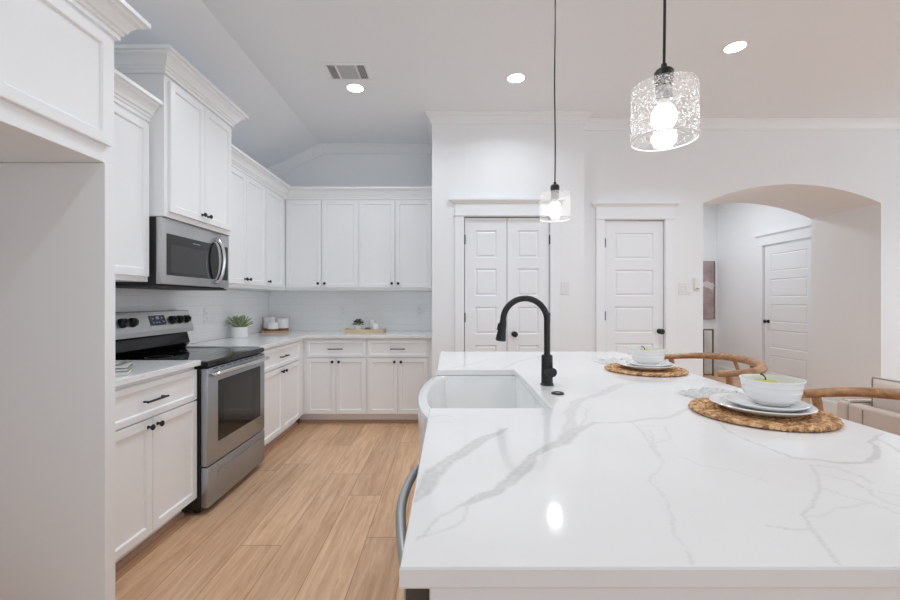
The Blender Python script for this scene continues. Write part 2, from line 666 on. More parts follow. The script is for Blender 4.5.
def sweep(path, prof, keep=None, axes='xy', base=0.0, sign=1, wsign=1):
    """mitred sweep of a closed profile (o outward, h) along a 2D path. outward = right-hand side of travel * sign."""
    P = [Vector(p) for p in path]
    n = len(P)
    segs = list(range(n - 1)) if keep is None else keep
    nor = []
    for i in range(n - 1):
        d = (P[i + 1] - P[i]).normalized()
        nor.append(Vector((d.y, -d.x)) * sign)

    def off(i, o):
        if i == 0:
            return P[0] + nor[0] * o
        if i == n - 1:
            return P[-1] + nor[-1] * o
        a, b = nor[i - 1], nor[i]
        m = (a + b)
        return P[i] + m * (o * 2 / m.length_squared)

    def pt(v, h):
        w = base + wsign * h
        return {'xy': (v.x, v.y, w), 'xz': (v.x, w, v.y), 'yz': (w, v.x, v.y)}[axes]
    bm = bmesh.new()
    for s in segs:
        A = [bm.verts.new(pt(off(s, o), h)) for o, h in prof]
        B = [bm.verts.new(pt(off(s + 1, o), h)) for o, h in prof]
        k = len(prof)
        for i in range(k):
            bm.faces.new((A[i], A[(i + 1) % k], B[(i + 1) % k], B[i]))
        bm.faces.new(A[::-1])
        bm.faces.new(B)
    bmesh.ops.remove_doubles(bm, verts=bm.verts[:], dist=1e-6)
    bmesh.ops.recalc_face_normals(bm, faces=bm.faces[:])
    return bm


def obj(name, bm, mat, parent=None, smooth=False, label=None):
    me = bpy.data.meshes.new(name)
    bm.normal_update()
    bm.to_mesh(me)
    bm.free()
    for m in (mat if isinstance(mat, (list, tuple)) else [mat]):
        me.materials.append(m)
    if smooth:
        for p in me.polygons:
            p.use_smooth = True
        me.set_sharp_from_angle(angle=math.radians(40))
    o = bpy.data.objects.new(name, me)
    C.objects.link(o)
    if parent is not None:
        o.parent = parent
    if label:
        o['label'] = label
    return o


def thing(name, label, cat, loc=(0, 0, 0), rz=0.0, group=None):
    o = bpy.data.objects.new(name, None)
    C.objects.link(o)
    o.empty_display_size = 0.05
    o.location = loc
    o.rotation_euler = (0, 0, rz)
    o['label'] = label
    o['category'] = cat
    if group:
        o['group'] = group
    return o


def tag(o, label, cat, group=None):
    o['label'] = label
    o['category'] = cat
    if group:
        o['group'] = group
    return o


def struct(name, bm, mat, parent=None, label=None, smooth=False):
    o = obj(name, bm, mat, parent, smooth)
    if parent is None:
        o['kind'] = 'structure'
        if label:
            o['label'] = label
    return o


def dup(root, loc, label, rz=None, group=None):
    r = root.copy()
    C.objects.link(r)
    r.location = loc
    if rz is not None:
        r.rotation_euler = (0, 0, rz)
    r['label'] = label
    if group:
        r['group'] = group
    for ch in list(root.children):
        c = ch.copy()
        C.objects.link(c)
        c.parent = r
        for g in list(ch.children):
            d = g.copy()
            C.objects.link(d)
            d.parent = c
    return r


# ------------------------------------------------------------------ the room
XL = -2.11          # left wall
YB = 4.93           # kitchen back wall
YP = 4.09           # pantry front
PX0, PX1 = -0.173, 1.29
YR = 4.25           # wall with the arch
HX, HY = 4.72, 7.5  # hall right wall, hall end wall
XR, YN = 7.0, -7.0  # living side walls

struct('floor', bbox(XL - 0.1, XR + 0.1, YN - 0.1, HY + 0.1, -0.08, 0.0, 0), M_FLOOR)
# ceiling: flat with a sloped strip along the left wall
cp = [(XL - 0.1, 2.76 - 0.05), (XL, 2.76), (-1.49, CEIL), (XR + 0.1, CEIL), (XR + 0.1, CEIL + 0.1), (-1.52, CEIL + 0.1), (XL - 0.1, 2.86)]
struct('ceiling', prism(cp, YN - 0.1, YB + 0.1, 'xz'), M_CEIL)
struct('ceiling_hall', bbox(1.9, HX + 0.2, YB + 0.1, HY + 0.1, CEIL, CEIL + 0.1, 0), M_CEIL)
struct('wall_left', prism([(YN - 0.1, 0), (YB + 0.1, 0), (YB + 0.1, 2.78), (YN - 0.1, 2.78)], XL - 0.1, XL, 'yz'), M_WALL)
struct('wall_back', bbox(XL - 0.1, PX0, YB, YB + 0.1, 0, CEIL, 0), M_WALL)
# pantry box: front with a double door opening, two sides
DX0, DX1, DZ = 0.137, 0.961, 2.072
struct('wall_pantry_front', prism([(PX0, 0), (DX0, 0), (DX0, DZ), (DX1, DZ), (DX1, 0), (PX1, 0), (PX1, CEIL), (PX0, CEIL)], YP, YP + 0.12, 'xz'), M_WALL)
struct('wall_pantry_left', bbox(PX0, PX0 + 0.1, YP + 0.12, YB + 0.1, 0, CEIL, 0), M_WALL)
struct('wall_pantry_right', bbox(PX1 - 0.1, PX1, YP + 0.12, YB + 0.1, 0, CEIL, 0), M_WALL)
struct('wall_pantry_rear', bbox(PX0 + 0.1, PX1 - 0.1, YB, YB + 0.1, 0, CEIL, 0), M_WALL)
# wall with a door and the thick arched passage
EX0, EX1 = 1.547, 2.143
AX0, AX1, AZ0, AZ1 = 2.53, 4.31, 2.24, 2.428
AD = 0.82
arch = []
hw, rise = (AX1 - AX0) / 2, AZ1 - AZ0
R = (hw * hw + rise * rise) / (2 * rise)
for k in range(33):
    t = -hw + 2 * hw * k / 32
    arch.append(((AX0 + AX1) / 2 + t, AZ1 - R + math.sqrt(R * R - t * t)))
w1 = prism([(PX1, 0), (EX0, 0), (EX0, DZ), (EX1, DZ), (EX1, 0), (2.34, 0), (2.34, CEIL), (PX1, CEIL)], YR, YR + 0.12, 'xz')
w2 = prism([(2.34, 0), (AX0, 0)] + arch + [(AX1, 0), (XR + 0.1, 0), (XR + 0.1, CEIL), (2.34, CEIL)], YR, YR + AD, 'xz')
struct('wall_arch', merge(w1, w2), M_WALL)
# hall beyond the arch
HD0, HD1 = 5.50, 6.40
struct('wall_hall_right', prism([(YR + AD, 0), (HD0, 0), (HD0, 2.09), (HD1, 2.09), (HD1, 0), (HY, 0), (HY, CEIL), (YR + AD, CEIL)], HX, HX + 0.12, 'yz'), M_WALL)
struct('wall_hall_end', bbox(1.9, HX + 0.12, HY, HY + 0.1, 0, CEIL, 0), M_WALL)
struct('wall_hall_left', bbox(1.9, 2.0, YR + 0.12, HY, 0, CEIL, 0), M_WALL)
# living side walls, with unseen windows added behind and beside the camera for daylight


def windowed(u0, u1, wins, z0, z1, a0, a1, axes):
    bm = None
    xs = [u0] + [e for w in wins for e in w] + [u1]
    for i in range(0, len(xs), 2):
        b = prism([(xs[i], 0), (xs[i + 1], 0), (xs[i + 1], CEIL), (xs[i], CEIL)], a0, a1, axes)
        bm = b if bm is None else merge(bm, b)
    for w in wins:
        bm = merge(bm, prism([(w[0], 0), (w[1], 0), (w[1], z0), (w[0], z0)], a0, a1, axes), prism([(w[0], z1), (w[1], z1), (w[1], CEIL), (w[0], CEIL)], a0, a1, axes))
    return bm


RW = [(-1.8, 0.4), (0.8, 3.0), (3.4, 5.6)]
SW = [(-5.3, -3.7), (-2.5, -0.9), (-0.2, 1.4), (1.9, 3.5)]
struct('wall_rear', windowed(XL - 0.1, XR + 0.1, RW, 0.5, 2.6, YN - 0.1, YN, 'xz'), M_WALL)
struct('wall_right', windowed(YN, YR, SW, 0.5, 2.6, XR, XR + 0.1, 'yz'), M_WALL)
wi = 0
for a, b in RW:
    wi += 1
    bm = merge(bbox(a, a + 0.05, YN - 0.07, YN - 0.03, 0.5, 2.6, 0), bbox(b - 0.05, b, YN - 0.07, YN - 0.03, 0.5, 2.6, 0), bbox(a, b, YN - 0.07, YN - 0.03, 0.5, 0.55, 0), bbox(a, b, YN - 0.07, YN - 0.03, 2.55, 2.6, 0), bbox(a, b, YN - 0.07, YN - 0.03, 1.52, 1.57, 0))
    struct('window_%d' % wi, bm, M_TRIM)
for a, b in SW:
    wi += 1
    bm = merge(bbox(XR + 0.03, XR + 0.07, a, a + 0.05, 0.5, 2.6, 0), bbox(XR + 0.03, XR + 0.07, b - 0.05, b, 0.5, 2.6, 0), bbox(XR + 0.03, XR + 0.07, a, b, 0.5, 0.55, 0), bbox(XR + 0.03, XR + 0.07, a, b, 2.55, 2.6, 0), bbox(XR + 0.03, XR + 0.07, a, b, 1.52, 1.57, 0))
    struct('window_%d' % wi, bm, M_TRIM)

# crown mouldings
CROWN = [(0, -0.095), (0.010, -0.095), (0.012, -0.082), (0.018, -0.078), (0.026, -0.058), (0.040, -0.036), (0.052, -0.026), (0.055, -0.014), (0.064, -0.012), (0.064, 0), (0, 0)]
struct('trim_1', sweep([(PX0, YB), (PX0, YP), (PX1, YP), (PX1, YR), (XR, YR)], CROWN, base=CEIL, sign=1), M_TRIM)
# along the kitchen back wall, following the slope
struct('trim_2', sweep([(XL, 2.76), (-1.49, CEIL), (PX0, CEIL)], [(0, 0), (0.095, 0), (0.095, 0.012), (0.078, 0.022), (0.036, 0.05), (0.014, 0.07), (0.012, 0.085), (0, 0.085)], axes='xz', base=YB, wsign=-1), M_TRIM)
# baseboards
BASE = [(0, 0), (0.016, 0), (0.016, 0.115), (0.010, 0.13), (0, 0.13)]


def baseboard(name, path, keep=None, sign=1):
    struct(name, sweep(path, BASE, keep, sign=sign), M_TRIM)


baseboard('baseboard_pantry_left', [(PX0, YP + 0.25), (PX0, YP), (DX0 - 0.1, YP)])
baseboard('baseboard_pantry_right', [(DX1 + 0.1, YP), (PX1, YP), (PX1, YR), (EX0 - 0.1, YR)])
baseboard('baseboard_arch_left', [(EX1 + 0.1, YR), (AX0, YR), (AX0, YR + AD)])
baseboard('baseboard_arch_right', [(AX1, YR + AD), (AX1, YR), (XR, YR)])
baseboard('baseboard_hall_end', [(2.0, HY), (HX, HY), (HX, HD1 + 0.1)], sign=1)


# ------------------------------------------------------------------ interior doors
def panel_door(w, h, npan=5, t=0.036, stile=0.11, top=0.12, bot=0.19, gap=0.105, left_stile=None):
    """slab: local x 0..w, front at y=0 facing -y, z 0..h; moulded panels on the front."""
    bm = bmesh.new()
    ls = stile if left_stile is None else left_stile
    xs = [0, ls, w - stile, w]
    ph = (h - top - bot - gap * (npan - 1)) / npan
    zs = [0, bot]
    for k in range(npan):
        zs.append(zs[-1] + ph)
        zs.append(zs[-1] + (gap if k < npan - 1 else top))
    V = [[bm.verts.new((x, 0, z)) for x in xs] for z in zs]
    pan = []
    for j in range(len(zs) - 1):
        for i in range(3):
            f = bm.faces.new((V[j][i], V[j][i + 1], V[j + 1][i + 1], V[j + 1][i]))
            if i == 1 and j % 2 == 1:
                pan.append(f)
    bm.normal_update()
    for f in pan:
        bmesh.ops.inset_region(bm, faces=[f], thickness=0.010, depth=-0.009)
        bmesh.ops.inset_region(bm, faces=[f], thickness=0.012, depth=0.0)
        bmesh.ops.inset_region(bm, faces=[f], thickness=0.016, depth=0.006)
    b2 = bmesh.new()
    box(b2, 0, w, 0.012, t, 0, h)
    b3 = bmesh.new()   # rim between the moulded front and the slab
    for (x0, x1, z0, z1) in ((0, 0.004, 0, h), (w - 0.004, w, 0, h), (0, w, 0, 0.004), (0, w, h - 0.004, h)):
        box(b3, x0, x1, 0.0005, 0.013, z0, z1)
    return merge(bm, b2, b3)


def knob_bm(face=0.0):
    """round door knob on a rosette, axis along -y from y=face."""
    prof = [(0.0, 0), (0.026, 0), (0.026, 0.008), (0.010, 0.012), (0.010, 0.035), (0.020, 0.042), (0.027, 0.052), (0.027, 0.060), (0.020, 0.067), (0, 0.069)]
    b = lathe(prof, 28)
    bmesh.ops.rotate(b, verts=b.verts[:], matrix=Matrix.Rotation(PI / 2, 3, 'X'))
    bmesh.ops.translate(b, verts=b.verts[:], vec=(0, face, 0))
    return b


def moved(bm, x, y, z):
    bmesh.ops.translate(bm, verts=bm.verts[:], vec=(x, y, z))
    return bm


def hinge_bm():
    return tube([(0, 0, -0.045), (0, 0, 0.045)], 0.007, 10)


def place(o, x, y, z, rz=0):
    o.location = (x, y, z)
    o.rotation_euler = (0, 0, rz)
    return o


def door_struct(name, w, h, loc, rz, knob_x, hinges, stile=0.11, knob_z=0.955, label=None):
    d = struct(name, panel_door(w, h, stile=stile), M_DOOR, label=label)
    place(d, *loc, rz)
    if knob_x is not None:
        obj('door_knob', moved(knob_bm(), knob_x, 0, knob_z), M_MATTE, d, True, 'black round door knob')
    for hx, hz in hinges:
        obj('hinge', moved(hinge_bm(), hx, -0.006, hz), M_MATTE, d, True, 'black hinge')
    return d


DH = 2.050
door_struct('door_1', 0.4045, DH, (0.1435, YP + 0.012, 0.012), 0, None, [(-0.001, 1.84), (-0.001, 1.09)], 0.098)
door_struct('door_2', 0.4015, DH, (0.553, YP + 0.012, 0.012), 0, 0.066, [(0.4085, 1.84), (0.4085, 1.09)], 0.098, 0.93)
door_struct('door_3', 0.583, DH, (1.5535, YR + 0.012, 0.012), 0, 0.545, [(-0.001, 1.83), (-0.001, 1.10)], 0.098, 0.945)
door_struct('door_4', 0.880, DH + 0.014, (HX + 0.012, 6.390, 0.012), -PI / 2, 0.075, [], 0.115, 0.945)

CASE = 0.09


def casing(name, a, b, top, wall, axes, w=CASE):
    """flat side casings, head board with a cap moulding; wall plane and outward direction by axes."""
    def bx(u0, u1, z0, z1, t):
        if axes == 'y':
            return bbox(u0, u1, wall - t, wall - 0.0005, z0, z1, 0.002, 1)
        return bbox(wall - t, wall - 0.0005, u0, u1, z0, z1, 0.002, 1)
    bm = merge(bx(a - w, a - 0.004, 0, top + 0.004, 0.018), bx(b + 0.004, b + w, 0, top + 0.004, 0.018),
               bx(a - w - 0.008, b + w + 0.008, top + 0.004, top + 0.02, 0.026),
               bx(a - w, b + w, top + 0.02, top + 0.125, 0.02))
    prof = [(0, 0.125), (0.022, 0.125), (0.026, 0.135), (0.042, 0.15), (0.048, 0.152), (0.048, 0.172), (0, 0.172)]
    if axes == 'y':
        s = sweep([(a - w - 0.0, wall), (a - w, wall - 0.001), (b + w, wall - 0.001), (b + w, wall)], [(o, h) for o, h in prof], base=top, sign=1)
    else:
        s = sweep([(wall, b + w), (wall - 0.001, b + w), (wall - 0.001, a - w), (wall, a - w)], [(o, h) for o, h in prof], base=top, sign=1)
    struct(name, merge(bm, s), M_TRIM)


casing('trim_3', DX0, DX1, DZ, YP, 'y')
casing('trim_4', EX0, EX1, DZ, YR, 'y')
casing('trim_5', HD0, HD1, 2.09, HX, 'x')

# tiled backsplash
struct('trim_6', bbox(XL + 0.0005, XL + 0.009, 1.785, YB - 0.01, 0.9145, 1.371, 0), M_TILE)
struct('trim_7', bbox(XL + 0.0095, PX0 - 0.001, YB - 0.009, YB - 0.0005, 0.9145, 1.374, 0), M_TILE)


# ------------------------------------------------------------------ cabinets (local: front face frame at y=0 facing -y, x 0..w)
def shaker(x0, x1, z0, z1, rail=0.058, t=0.02, y=0.0):
    bm = bmesh.new()
    box(bm, x0, x1, y - t, y - 0.0008, z0, z1)
    bm.normal_update()
    f = min(bm.faces, key=lambda f: f.calc_center_median().y)
    bmesh.ops.inset_region(bm, faces=[f], thickness=rail, depth=0.0)
    bmesh.ops.inset_region(bm, faces=[f], thickness=0.006, depth=-0.006)
    bmesh.ops.inset_region(bm, faces=[f], thickness=0.0015, depth=-0.004)
    ed = [e for e in bm.edges if all(min(abs(v.co.x - x0), abs(v.co.x - x1)) < 1e-5 or min(abs(v.co.z - z0), abs(v.co.z - z1)) < 1e-5 for v in e.verts) and all(v.co.y < y - t + 1e-5 for v in e.verts)]
    bmesh.ops.bevel(bm, geom=ed, offset=0.002, segments=2, affect='EDGES')
    return bm


def knob_small(x, z, y=-0.02):
    b = lathe([(0, 0), (0.009, 0), (0.007, 0.004), (0.0055, 0.012), (0.010, 0.017), (0.0145, 0.022), (0.0145, 0.026), (0.010, 0.030), (0, 0.031)], 20)
    bmesh.ops.rotate(b, verts=b.verts[:], matrix=Matrix.Rotation(PI / 2, 3, 'X'))
    return moved(b, x, y, z)


def pull_bar(x, z, w=0.15, y=-0.02):
    b = merge(tube([(x - w / 2, y - 0.028, z), (x + w / 2, y - 0.028, z)], 0.0055, 10),
              tube([(x - w / 2 + 0.012, y, z), (x - w / 2 + 0.012, y - 0.028, z)], 0.005, 8),
              tube([(x + w / 2 - 0.012, y, z), (x + w / 2 - 0.012, y - 0.028, z)], 0.005, 8))
    return b


def base_cab(label, loc, rz, w, depth, d0, d1, top=0.883, seam=None, group='white shaker base cabinets'):
    """body with recessed toe kick, a drawer over a pair of doors between d0 and d1."""
    t = thing('base_cabinet', label, 'cabinet', loc, rz, group)
    bm = prism([(0.0, 0.1), (depth, 0.1), (depth, 0), (0.075, 0), (0.06, 0)][:0] or [(0.075, 0.0), (depth, 0.0), (depth, top), (0.0, top), (0.0, 0.105), (0.075, 0.105)], 0, w, 'yz')
    obj('carcass', bm, M_CAB, t)
    obj('toe_moulding', sweep([(0, 0.075), (w, 0.075)], [(0, 0), (0.020, 0), (0.019, 0.012), (0.013, 0.022), (0.004, 0.028), (0, 0.028)]), M_SHOE, t, False, 'tan quarter round moulding along the toe kick')
    g = 0.003
    dr = obj('drawer', shaker(d0, d1, 0.688, 0.862, 0.042), M_CAB, t)
    obj('drawer_pull', pull_bar((d0 + d1) / 2 if seam is None else seam, 0.774, 0.15), M_MATTE, dr, True, 'black bar pull')
    m = (d0 + d1) / 2 if seam is None else seam
    for a, b, kx in ((d0, m - g / 2, m - 0.033), (m + g / 2, d1, m + 0.033)):
        d = obj('door', shaker(a, b, 0.112, 0.679), M_CAB, t)
        obj('knob', knob_small(kx, 0.643), M_MATTE, d, True, 'black round knob')
    return t


CABCROWN = [(0, 0), (0.014, 0), (0.014, 0.018), (0.022, 0.022), (0.024, 0.034), (0.032, 0.038), (0.038, 0.054), (0.054, 0.076), (0.070, 0.086), (0.073, 0.097), (0.090, 0.099), (0.090, 0.118), (0, 0.118)]


def wall_cab(label, loc, rz, w, depth, z0, z1, doors, knobs, dz0=None, dz1=None, crown_path=None, keep=None, crown_z=None, group='white shaker wall cabinets', extra=None, rail=0.058):
    t = thing('wall_cabinet', label, 'cabinet', loc, rz, group)
    bm = bbox(0, w, 0, depth, z0, z1, 0.0015, 1)
    if extra:
        bm = merge(bm, extra)
    obj('carcass', bm, M_CAB, t)
    for (a, b), k in zip(doors, knobs):
        d = obj('door', shaker(a, b, dz0, dz1, rail), M_CAB, t)
        if k is not None:
            obj('knob', knob_small(k, dz0 + 0.045), M_MATTE, d, True, 'black round knob')
    if crown_path:
        obj('crown', sweep(crown_path, CABCROWN, keep, base=crown_z), M_CAB, t)
    return t


XF = -1.495   # base face frames of the left run
LEFT = PI / 2
base_cab('white base cabinet between the fridge panel and the range', (XF, 1.785, 0), LEFT, 0.700, 0.600, 0.008, 0.694, seam=0.325)
base_cab('white base cabinet right of the range, running into the corner', (XF, 3.2635, 0), LEFT, 1.0725, 0.600, 0.053, 0.918)
YF = 4.34
base_cab('white base cabinet on the back wall, next to the corner', (-1.56, YF, 0), 0, 0.711, 0.58, 0.098, 0.702)
base_cab('white base cabinet on the back wall, next to the pantry', (-0.848, YF, 0), 0, 0.668, 0.58, 0.012, 0.624)

XU = -1.785   # upper face frames of the left run (door fronts at -1.78)
# fridge surround
FX = -1.405
t = thing('fridge_cabinet', 'tall white surround with an empty refrigerator alcove and a cabinet above', 'cabinet', (FX, 0.78, 0), LEFT)
obj('side_panel', bbox(0.945, 1.0, -0.005, 0.685, 0.0, 1.822, 0.002, 1), M_CAB, t)
obj('side_panel', bbox(0.0, 0.055, -0.005, 0.685, 0.0, 1.822, 0.002, 1), M_CAB, t)
obj('carcass', bbox(0.0, 1.0, 0.0, 0.685, 1.823, 2.37, 0.002, 1), M_CAB, t)
for a, b in ((0.035, 0.494), (0.498, 0.962)):
    obj('door', shaker(a, b, 1.892, 2.335, 0.062), M_CAB, t)
obj('crown', sweep([(0, 0.68), (0, 0), (1.0, 0), (1.0, 0.262)], CABCROWN, base=2.357), M_CAB, t)
# first wall cabinet
wall_cab('white wall cabinet between the fridge surround and the microwave', (-1.768, 1.785, 0), LEFT, 0.702, 0.30, 1.372, 2.312,
         [(0.01, 0.345), (0.349, 0.686)], [0.312, 0.382], 1.402, 2.288, [(0, 0), (0.702, 0)], None, 2.306)
# raised cabinet over the microwave
wall_cab('taller projecting white cabinet above the microwave', (-1.675, 2.490, 0), LEFT, 0.762, 0.425, 1.758, 2.59,
         [(0.03, 0.378), (0.382, 0.730)], [0.346, 0.414], 1.79, 2.565, [(0, 0.42), (0, 0), (0.762, 0), (0.762, 0.42)], None, 2.592)
# uppers to the corner
wall_cab('white two-door wall cabinet just right of the microwave', (XU, 3.256, 0), LEFT, 0.823, 0.30, 1.374, 2.365,
         [(0.010, 0.430), (0.434, 0.813)], [0.398, 0.466], 1.404, 2.35, [(0, 0), (0.823, 0)], None, 2.362)
wall_cab('narrow single-door white wall cabinet in the kitchen corner', (XU, 4.081, 0), LEFT, 0.84, 0.30, 1.374, 2.365,
         [(0.008, 0.418)], [0.045], 1.404, 2.35, [(0, 0), (0.538, 0), (0.538, -0.5)], [0], 2.362)
YU = 4.62
wall_cab('white two-door wall cabinet on the back wall, beside the corner', (-1.782, YU, 0), 0, 0.791, 0.30, 1.374, 2.365,
         [(0.006, 0.387), (0.397, 0.781)], [0.357, 0.429], 1.404, 2.35, [(-0.003, -0.5), (-0.003, 0), (0.791, 0)], [1], 2.362)
wall_cab('white two-door wall cabinet on the back wall, beside the pantry', (-0.990, YU, 0), 0, 0.815, 0.30, 1.374, 2.365,
         [(0.012, 0.392), (0.400, 0.786)], [0.362, 0.431], 1.404, 2.35, [(0, 0), (0.815, 0)], None, 2.362)


# ------------------------------------------------------------------ countertops
def slab(poly, z0, z1, bev=0.003):
    bm = prism(poly, z0, z1, 'xy')
    ed = [e for e in bm.edges if abs(e.verts[0].co.z - e.verts[1].co.z) < 1e-6]
    bmesh.ops.bevel(bm, geom=ed, offset=bev, segments=3, profile=0.5, affect='EDGES')
    return bm


CX = -1.458
o = obj('countertop', slab([(XL + 0.010, 1.783), (CX, 1.783), (CX, 2.487), (XL + 0.010, 2.487)], 0.884, 0.914), M_QUARTZ2)
tag(o, 'short white quartz countertop between the fridge panel and the range', 'countertop', 'white quartz countertops')
o = obj('countertop', slab([(XL + 0.010, 3.2625), (CX, 3.2625), (CX, 4.295), (-0.177, 4.295), (-0.177, YB - 0.010), (XL + 0.010, YB - 0.010)], 0.884, 0.914), M_QUARTZ2)
tag(o, 'L-shaped white quartz countertop running round the kitchen corner', 'countertop', 'white quartz countertops')

# ------------------------------------------------------------------ island
IX0, IX1, IY0, IY1 = -0.066, 1.158, 0.553, 2.912
SX, SY0, SY1 = 0.328, 1.374, 2.150     # sink notch
ZT = 0.914
t = thing('island', 'white kitchen island carrying the veined quartz top', 'island', (0, 0, 0))
obj('end_panel', bbox(-0.028, 0.90, 0.58, 0.60, 0.0, 0.883, 0.002, 1), M_CAB, t)
obj('back_panel', bbox(0.88, 0.90, 0.601, 2.86, 0.0, 0.883, 0.002, 1), M_CAB, t)
obj('carcass', merge(bbox(-0.03, 0.879, 1.235, 2.225, 0.1, 0.62, 0.001, 1), bbox(0.05, 0.879, 0.601, 2.86, 0.0, 0.099, 0, 1)), M_CAB, t)
obj('carcass', merge(bbox(-0.03, 0.879, 2.23, 2.86, 0.1, 0.883, 0.001, 1)), M_CAB, t)


def left_face(bm, x):
    """turn a local front (-y) part to face -x with local x running along -Y from y0."""
    bmesh.ops.rotate(bm, verts=bm.verts[:], matrix=Matrix.Rotation(-PI / 2, 3, 'Z'))
    return bm


for y1, y0, z0, z1 in ((1.725, 1.24, 0.13, 0.60), (2.22, 1.735, 0.13, 0.60), (2.85, 2.24, 0.13, 0.69)):
    d = obj('door', moved(left_face(shaker(0, y1 - y0, z0, z1), 0), -0.031, y1, 0), M_CAB, t)
    obj('knob', moved(left_face(knob_small(0.04, z1 - 0.05), 0), -0.031, y1, 0), M_MATTE, d, True, 'black round knob')
d = obj('drawer', moved(left_face(shaker(0, 0.61, 0.705, 0.86, 0.042), 0), -0.031, 2.85, 0), M_CAB, t)
obj('drawer_pull', moved(left_face(pull_bar(0.31, 0.782), 0), -0.031, 2.85, 0), M_MATTE, d, True, 'black bar pull')


def px2c(x, y):
    Y = (H - ZT) * 425 / (y - 301)
    return ((x - 450) * Y / 425, Y)


def crop_poly(ox, oy, s, pts):
    return [px2c(ox + a / s, oy + b / s) for a, b in pts]


VEINS = [
    (crop_poly(400, 400, 3.592, [(50, 355), (95, 302), (125, 262), (170, 230), (220, 190), (280, 155), (330, 128), (385, 102)]), [0.010, 0.017, 0.016, 0.014, 0.015, 0.014, 0.010, 0.003], 0.62),
    (crop_poly(400, 400, 3.592, [(225, 382), (300, 345), (350, 330), (400, 300), (430, 265), (460, 225), (490, 200), (540, 170), (590, 145), (620, 120), (660, 95)]), [0.004, 0.011, 0.009, 0.013, 0.014, 0.013, 0.009, 0.014, 0.018, 0.020, 0.010], 0.66),
    (crop_poly(400, 400, 3.592, [(660, 95), (700, 82), (800, 80), (895, 68)]), [0.006, 0.005, 0.004, 0.006], 0.5),
    (crop_poly(400, 400, 3.592, [(605, 125), (612, 60), (622, 25), (640, 5)]), [0.016, 0.013, 0.013, 0.015], 0.42),
    (crop_poly(430, 345, 4.5, [(625, 310), (650, 262), (700, 240), (770, 222), (830, 190), (870, 175)]), [0.015, 0.014, 0.013, 0.016, 0.018, 0.008], 0.45),
    (crop_poly(560, 360, 4.5, [(250, 122), (330, 100), (420, 90)]), [0.008, 0.005, 0.004], 0.4),
    (crop_poly(560, 360, 4.5, [(70, 195), (120, 230), (125, 260), (90, 290), (50, 310)]), [0.004, 0.003, 0.003, 0.004, 0.004], 0.35),
    (crop_poly(400, 400, 3.592, [(225, 380), (150, 420), (60, 500)]), [0.002, 0.0015, 0.002], 0.4),
    (crop_poly(400, 400, 3.592, [(60, 495), (150, 470), (220, 455), (240, 430), (235, 385)]), [0.0015] * 5, 0.35),
    (crop_poly(560, 360, 4.5, [(310, 280), (400, 265), (480, 262), (530, 240), (590, 210)]), [0.006, 0.007, 0.007, 0.008, 0.004], 0.42),
    (crop_poly(560, 360, 4.5, [(330, 280), (370, 330), (400, 360), (430, 400), (440, 445)]), [0.003] * 5, 0.33),
    (crop_poly(560, 360, 4.5, [(360, 295), (480, 300), (490, 350), (440, 375)]), [0.002] * 4, 0.26),
    (crop_poly(560, 360, 4.5, [(370, 325), (410, 350), (500, 365)]), [0.003] * 3, 0.26),
    (crop_poly(650, 400, 3.592, [(0, 110), (30, 180), (40, 240), (5, 290), (20, 330), (60, 370), (85, 420), (80, 470), (120, 530), (150, 590)]), [0.002] * 10, 0.26),
    (crop_poly(650, 400, 3.592, [(250, 85), (300, 120), (370, 150), (420, 175), (500, 205), (580, 215), (700, 230), (770, 222)]), [0.003, 0.003, 0.003, 0.004, 0.005, 0.004, 0.005, 0.006], 0.62),
    (crop_poly(650, 400, 3.592, [(770, 224), (800, 205), (822, 185), (805, 165), (778, 150), (800, 138), (845, 122)]), [0.006, 0.008, 0.007, 0.006, 0.005, 0.004, 0.003], 0.55),
    (crop_poly(650, 400, 3.592, [(800, 138), (850, 155), (900, 187)]), [0.004, 0.004, 0.004], 0.5),
    (crop_poly(650, 400, 3.592, [(590, 235), (610, 290), (590, 350), (580, 380), (540, 410), (550, 440), (600, 490), (640, 540), (690, 590)]), [0.002] * 9, 0.42),
    (crop_poly(650, 400, 3.592, [(560, 462), (470, 455), (410, 450)]), [0.002, 0.002, 0.001], 0.4),
    (crop_poly(650, 400, 3.592, [(610, 265), (680, 280), (740, 295), (810, 350), (850, 370), (900, 380)]), [0.002] * 6, 0.36),
    (crop_poly(650, 400, 3.592, [(590, 235), (680, 245), (760, 275), (810, 300)]), [0.0025] * 4, 0.42),
    (crop_poly(650, 400, 3.592, [(600, 310), (700, 345), (780, 370), (830, 385), (900, 410)]), [0.002] * 5, 0.32),
    (crop_poly(650, 400, 3.592, [(540, 415), (620, 420), (680, 390), (730, 385), (800, 370)]), [0.0018] * 5, 0.25),
    (crop_poly(650, 400, 3.592, [(765, 320), (830, 335), (900, 340)]), [0.0018] * 3, 0.3),
    (crop_poly(650, 400, 3.592, [(100, 200), (180, 235), (300, 255), (410, 290)]), [0.003, 0.004, 0.003, 0.003], 0.2),
    (crop_poly(430, 345, 4.5, [(100, 104), (200, 82), (265, 66)]), [0.010, 0.012, 0.006], 0.3),
    (crop_poly(430, 345, 4.5, [(330, 108), (380, 80), (430, 65), (520, 50)]), [0.012, 0.012, 0.012, 0.008], 0.3),
    (crop_poly(400, 400, 3.592, [(110, 62), (150, 54), (190, 60)]), [0.006, 0.006, 0.004], 0.25),
    (crop_poly(400, 400, 3.592, [(130, 82), (160, 76), (185, 80)]), [0.005, 0.006, 0.004], 0.2),
]


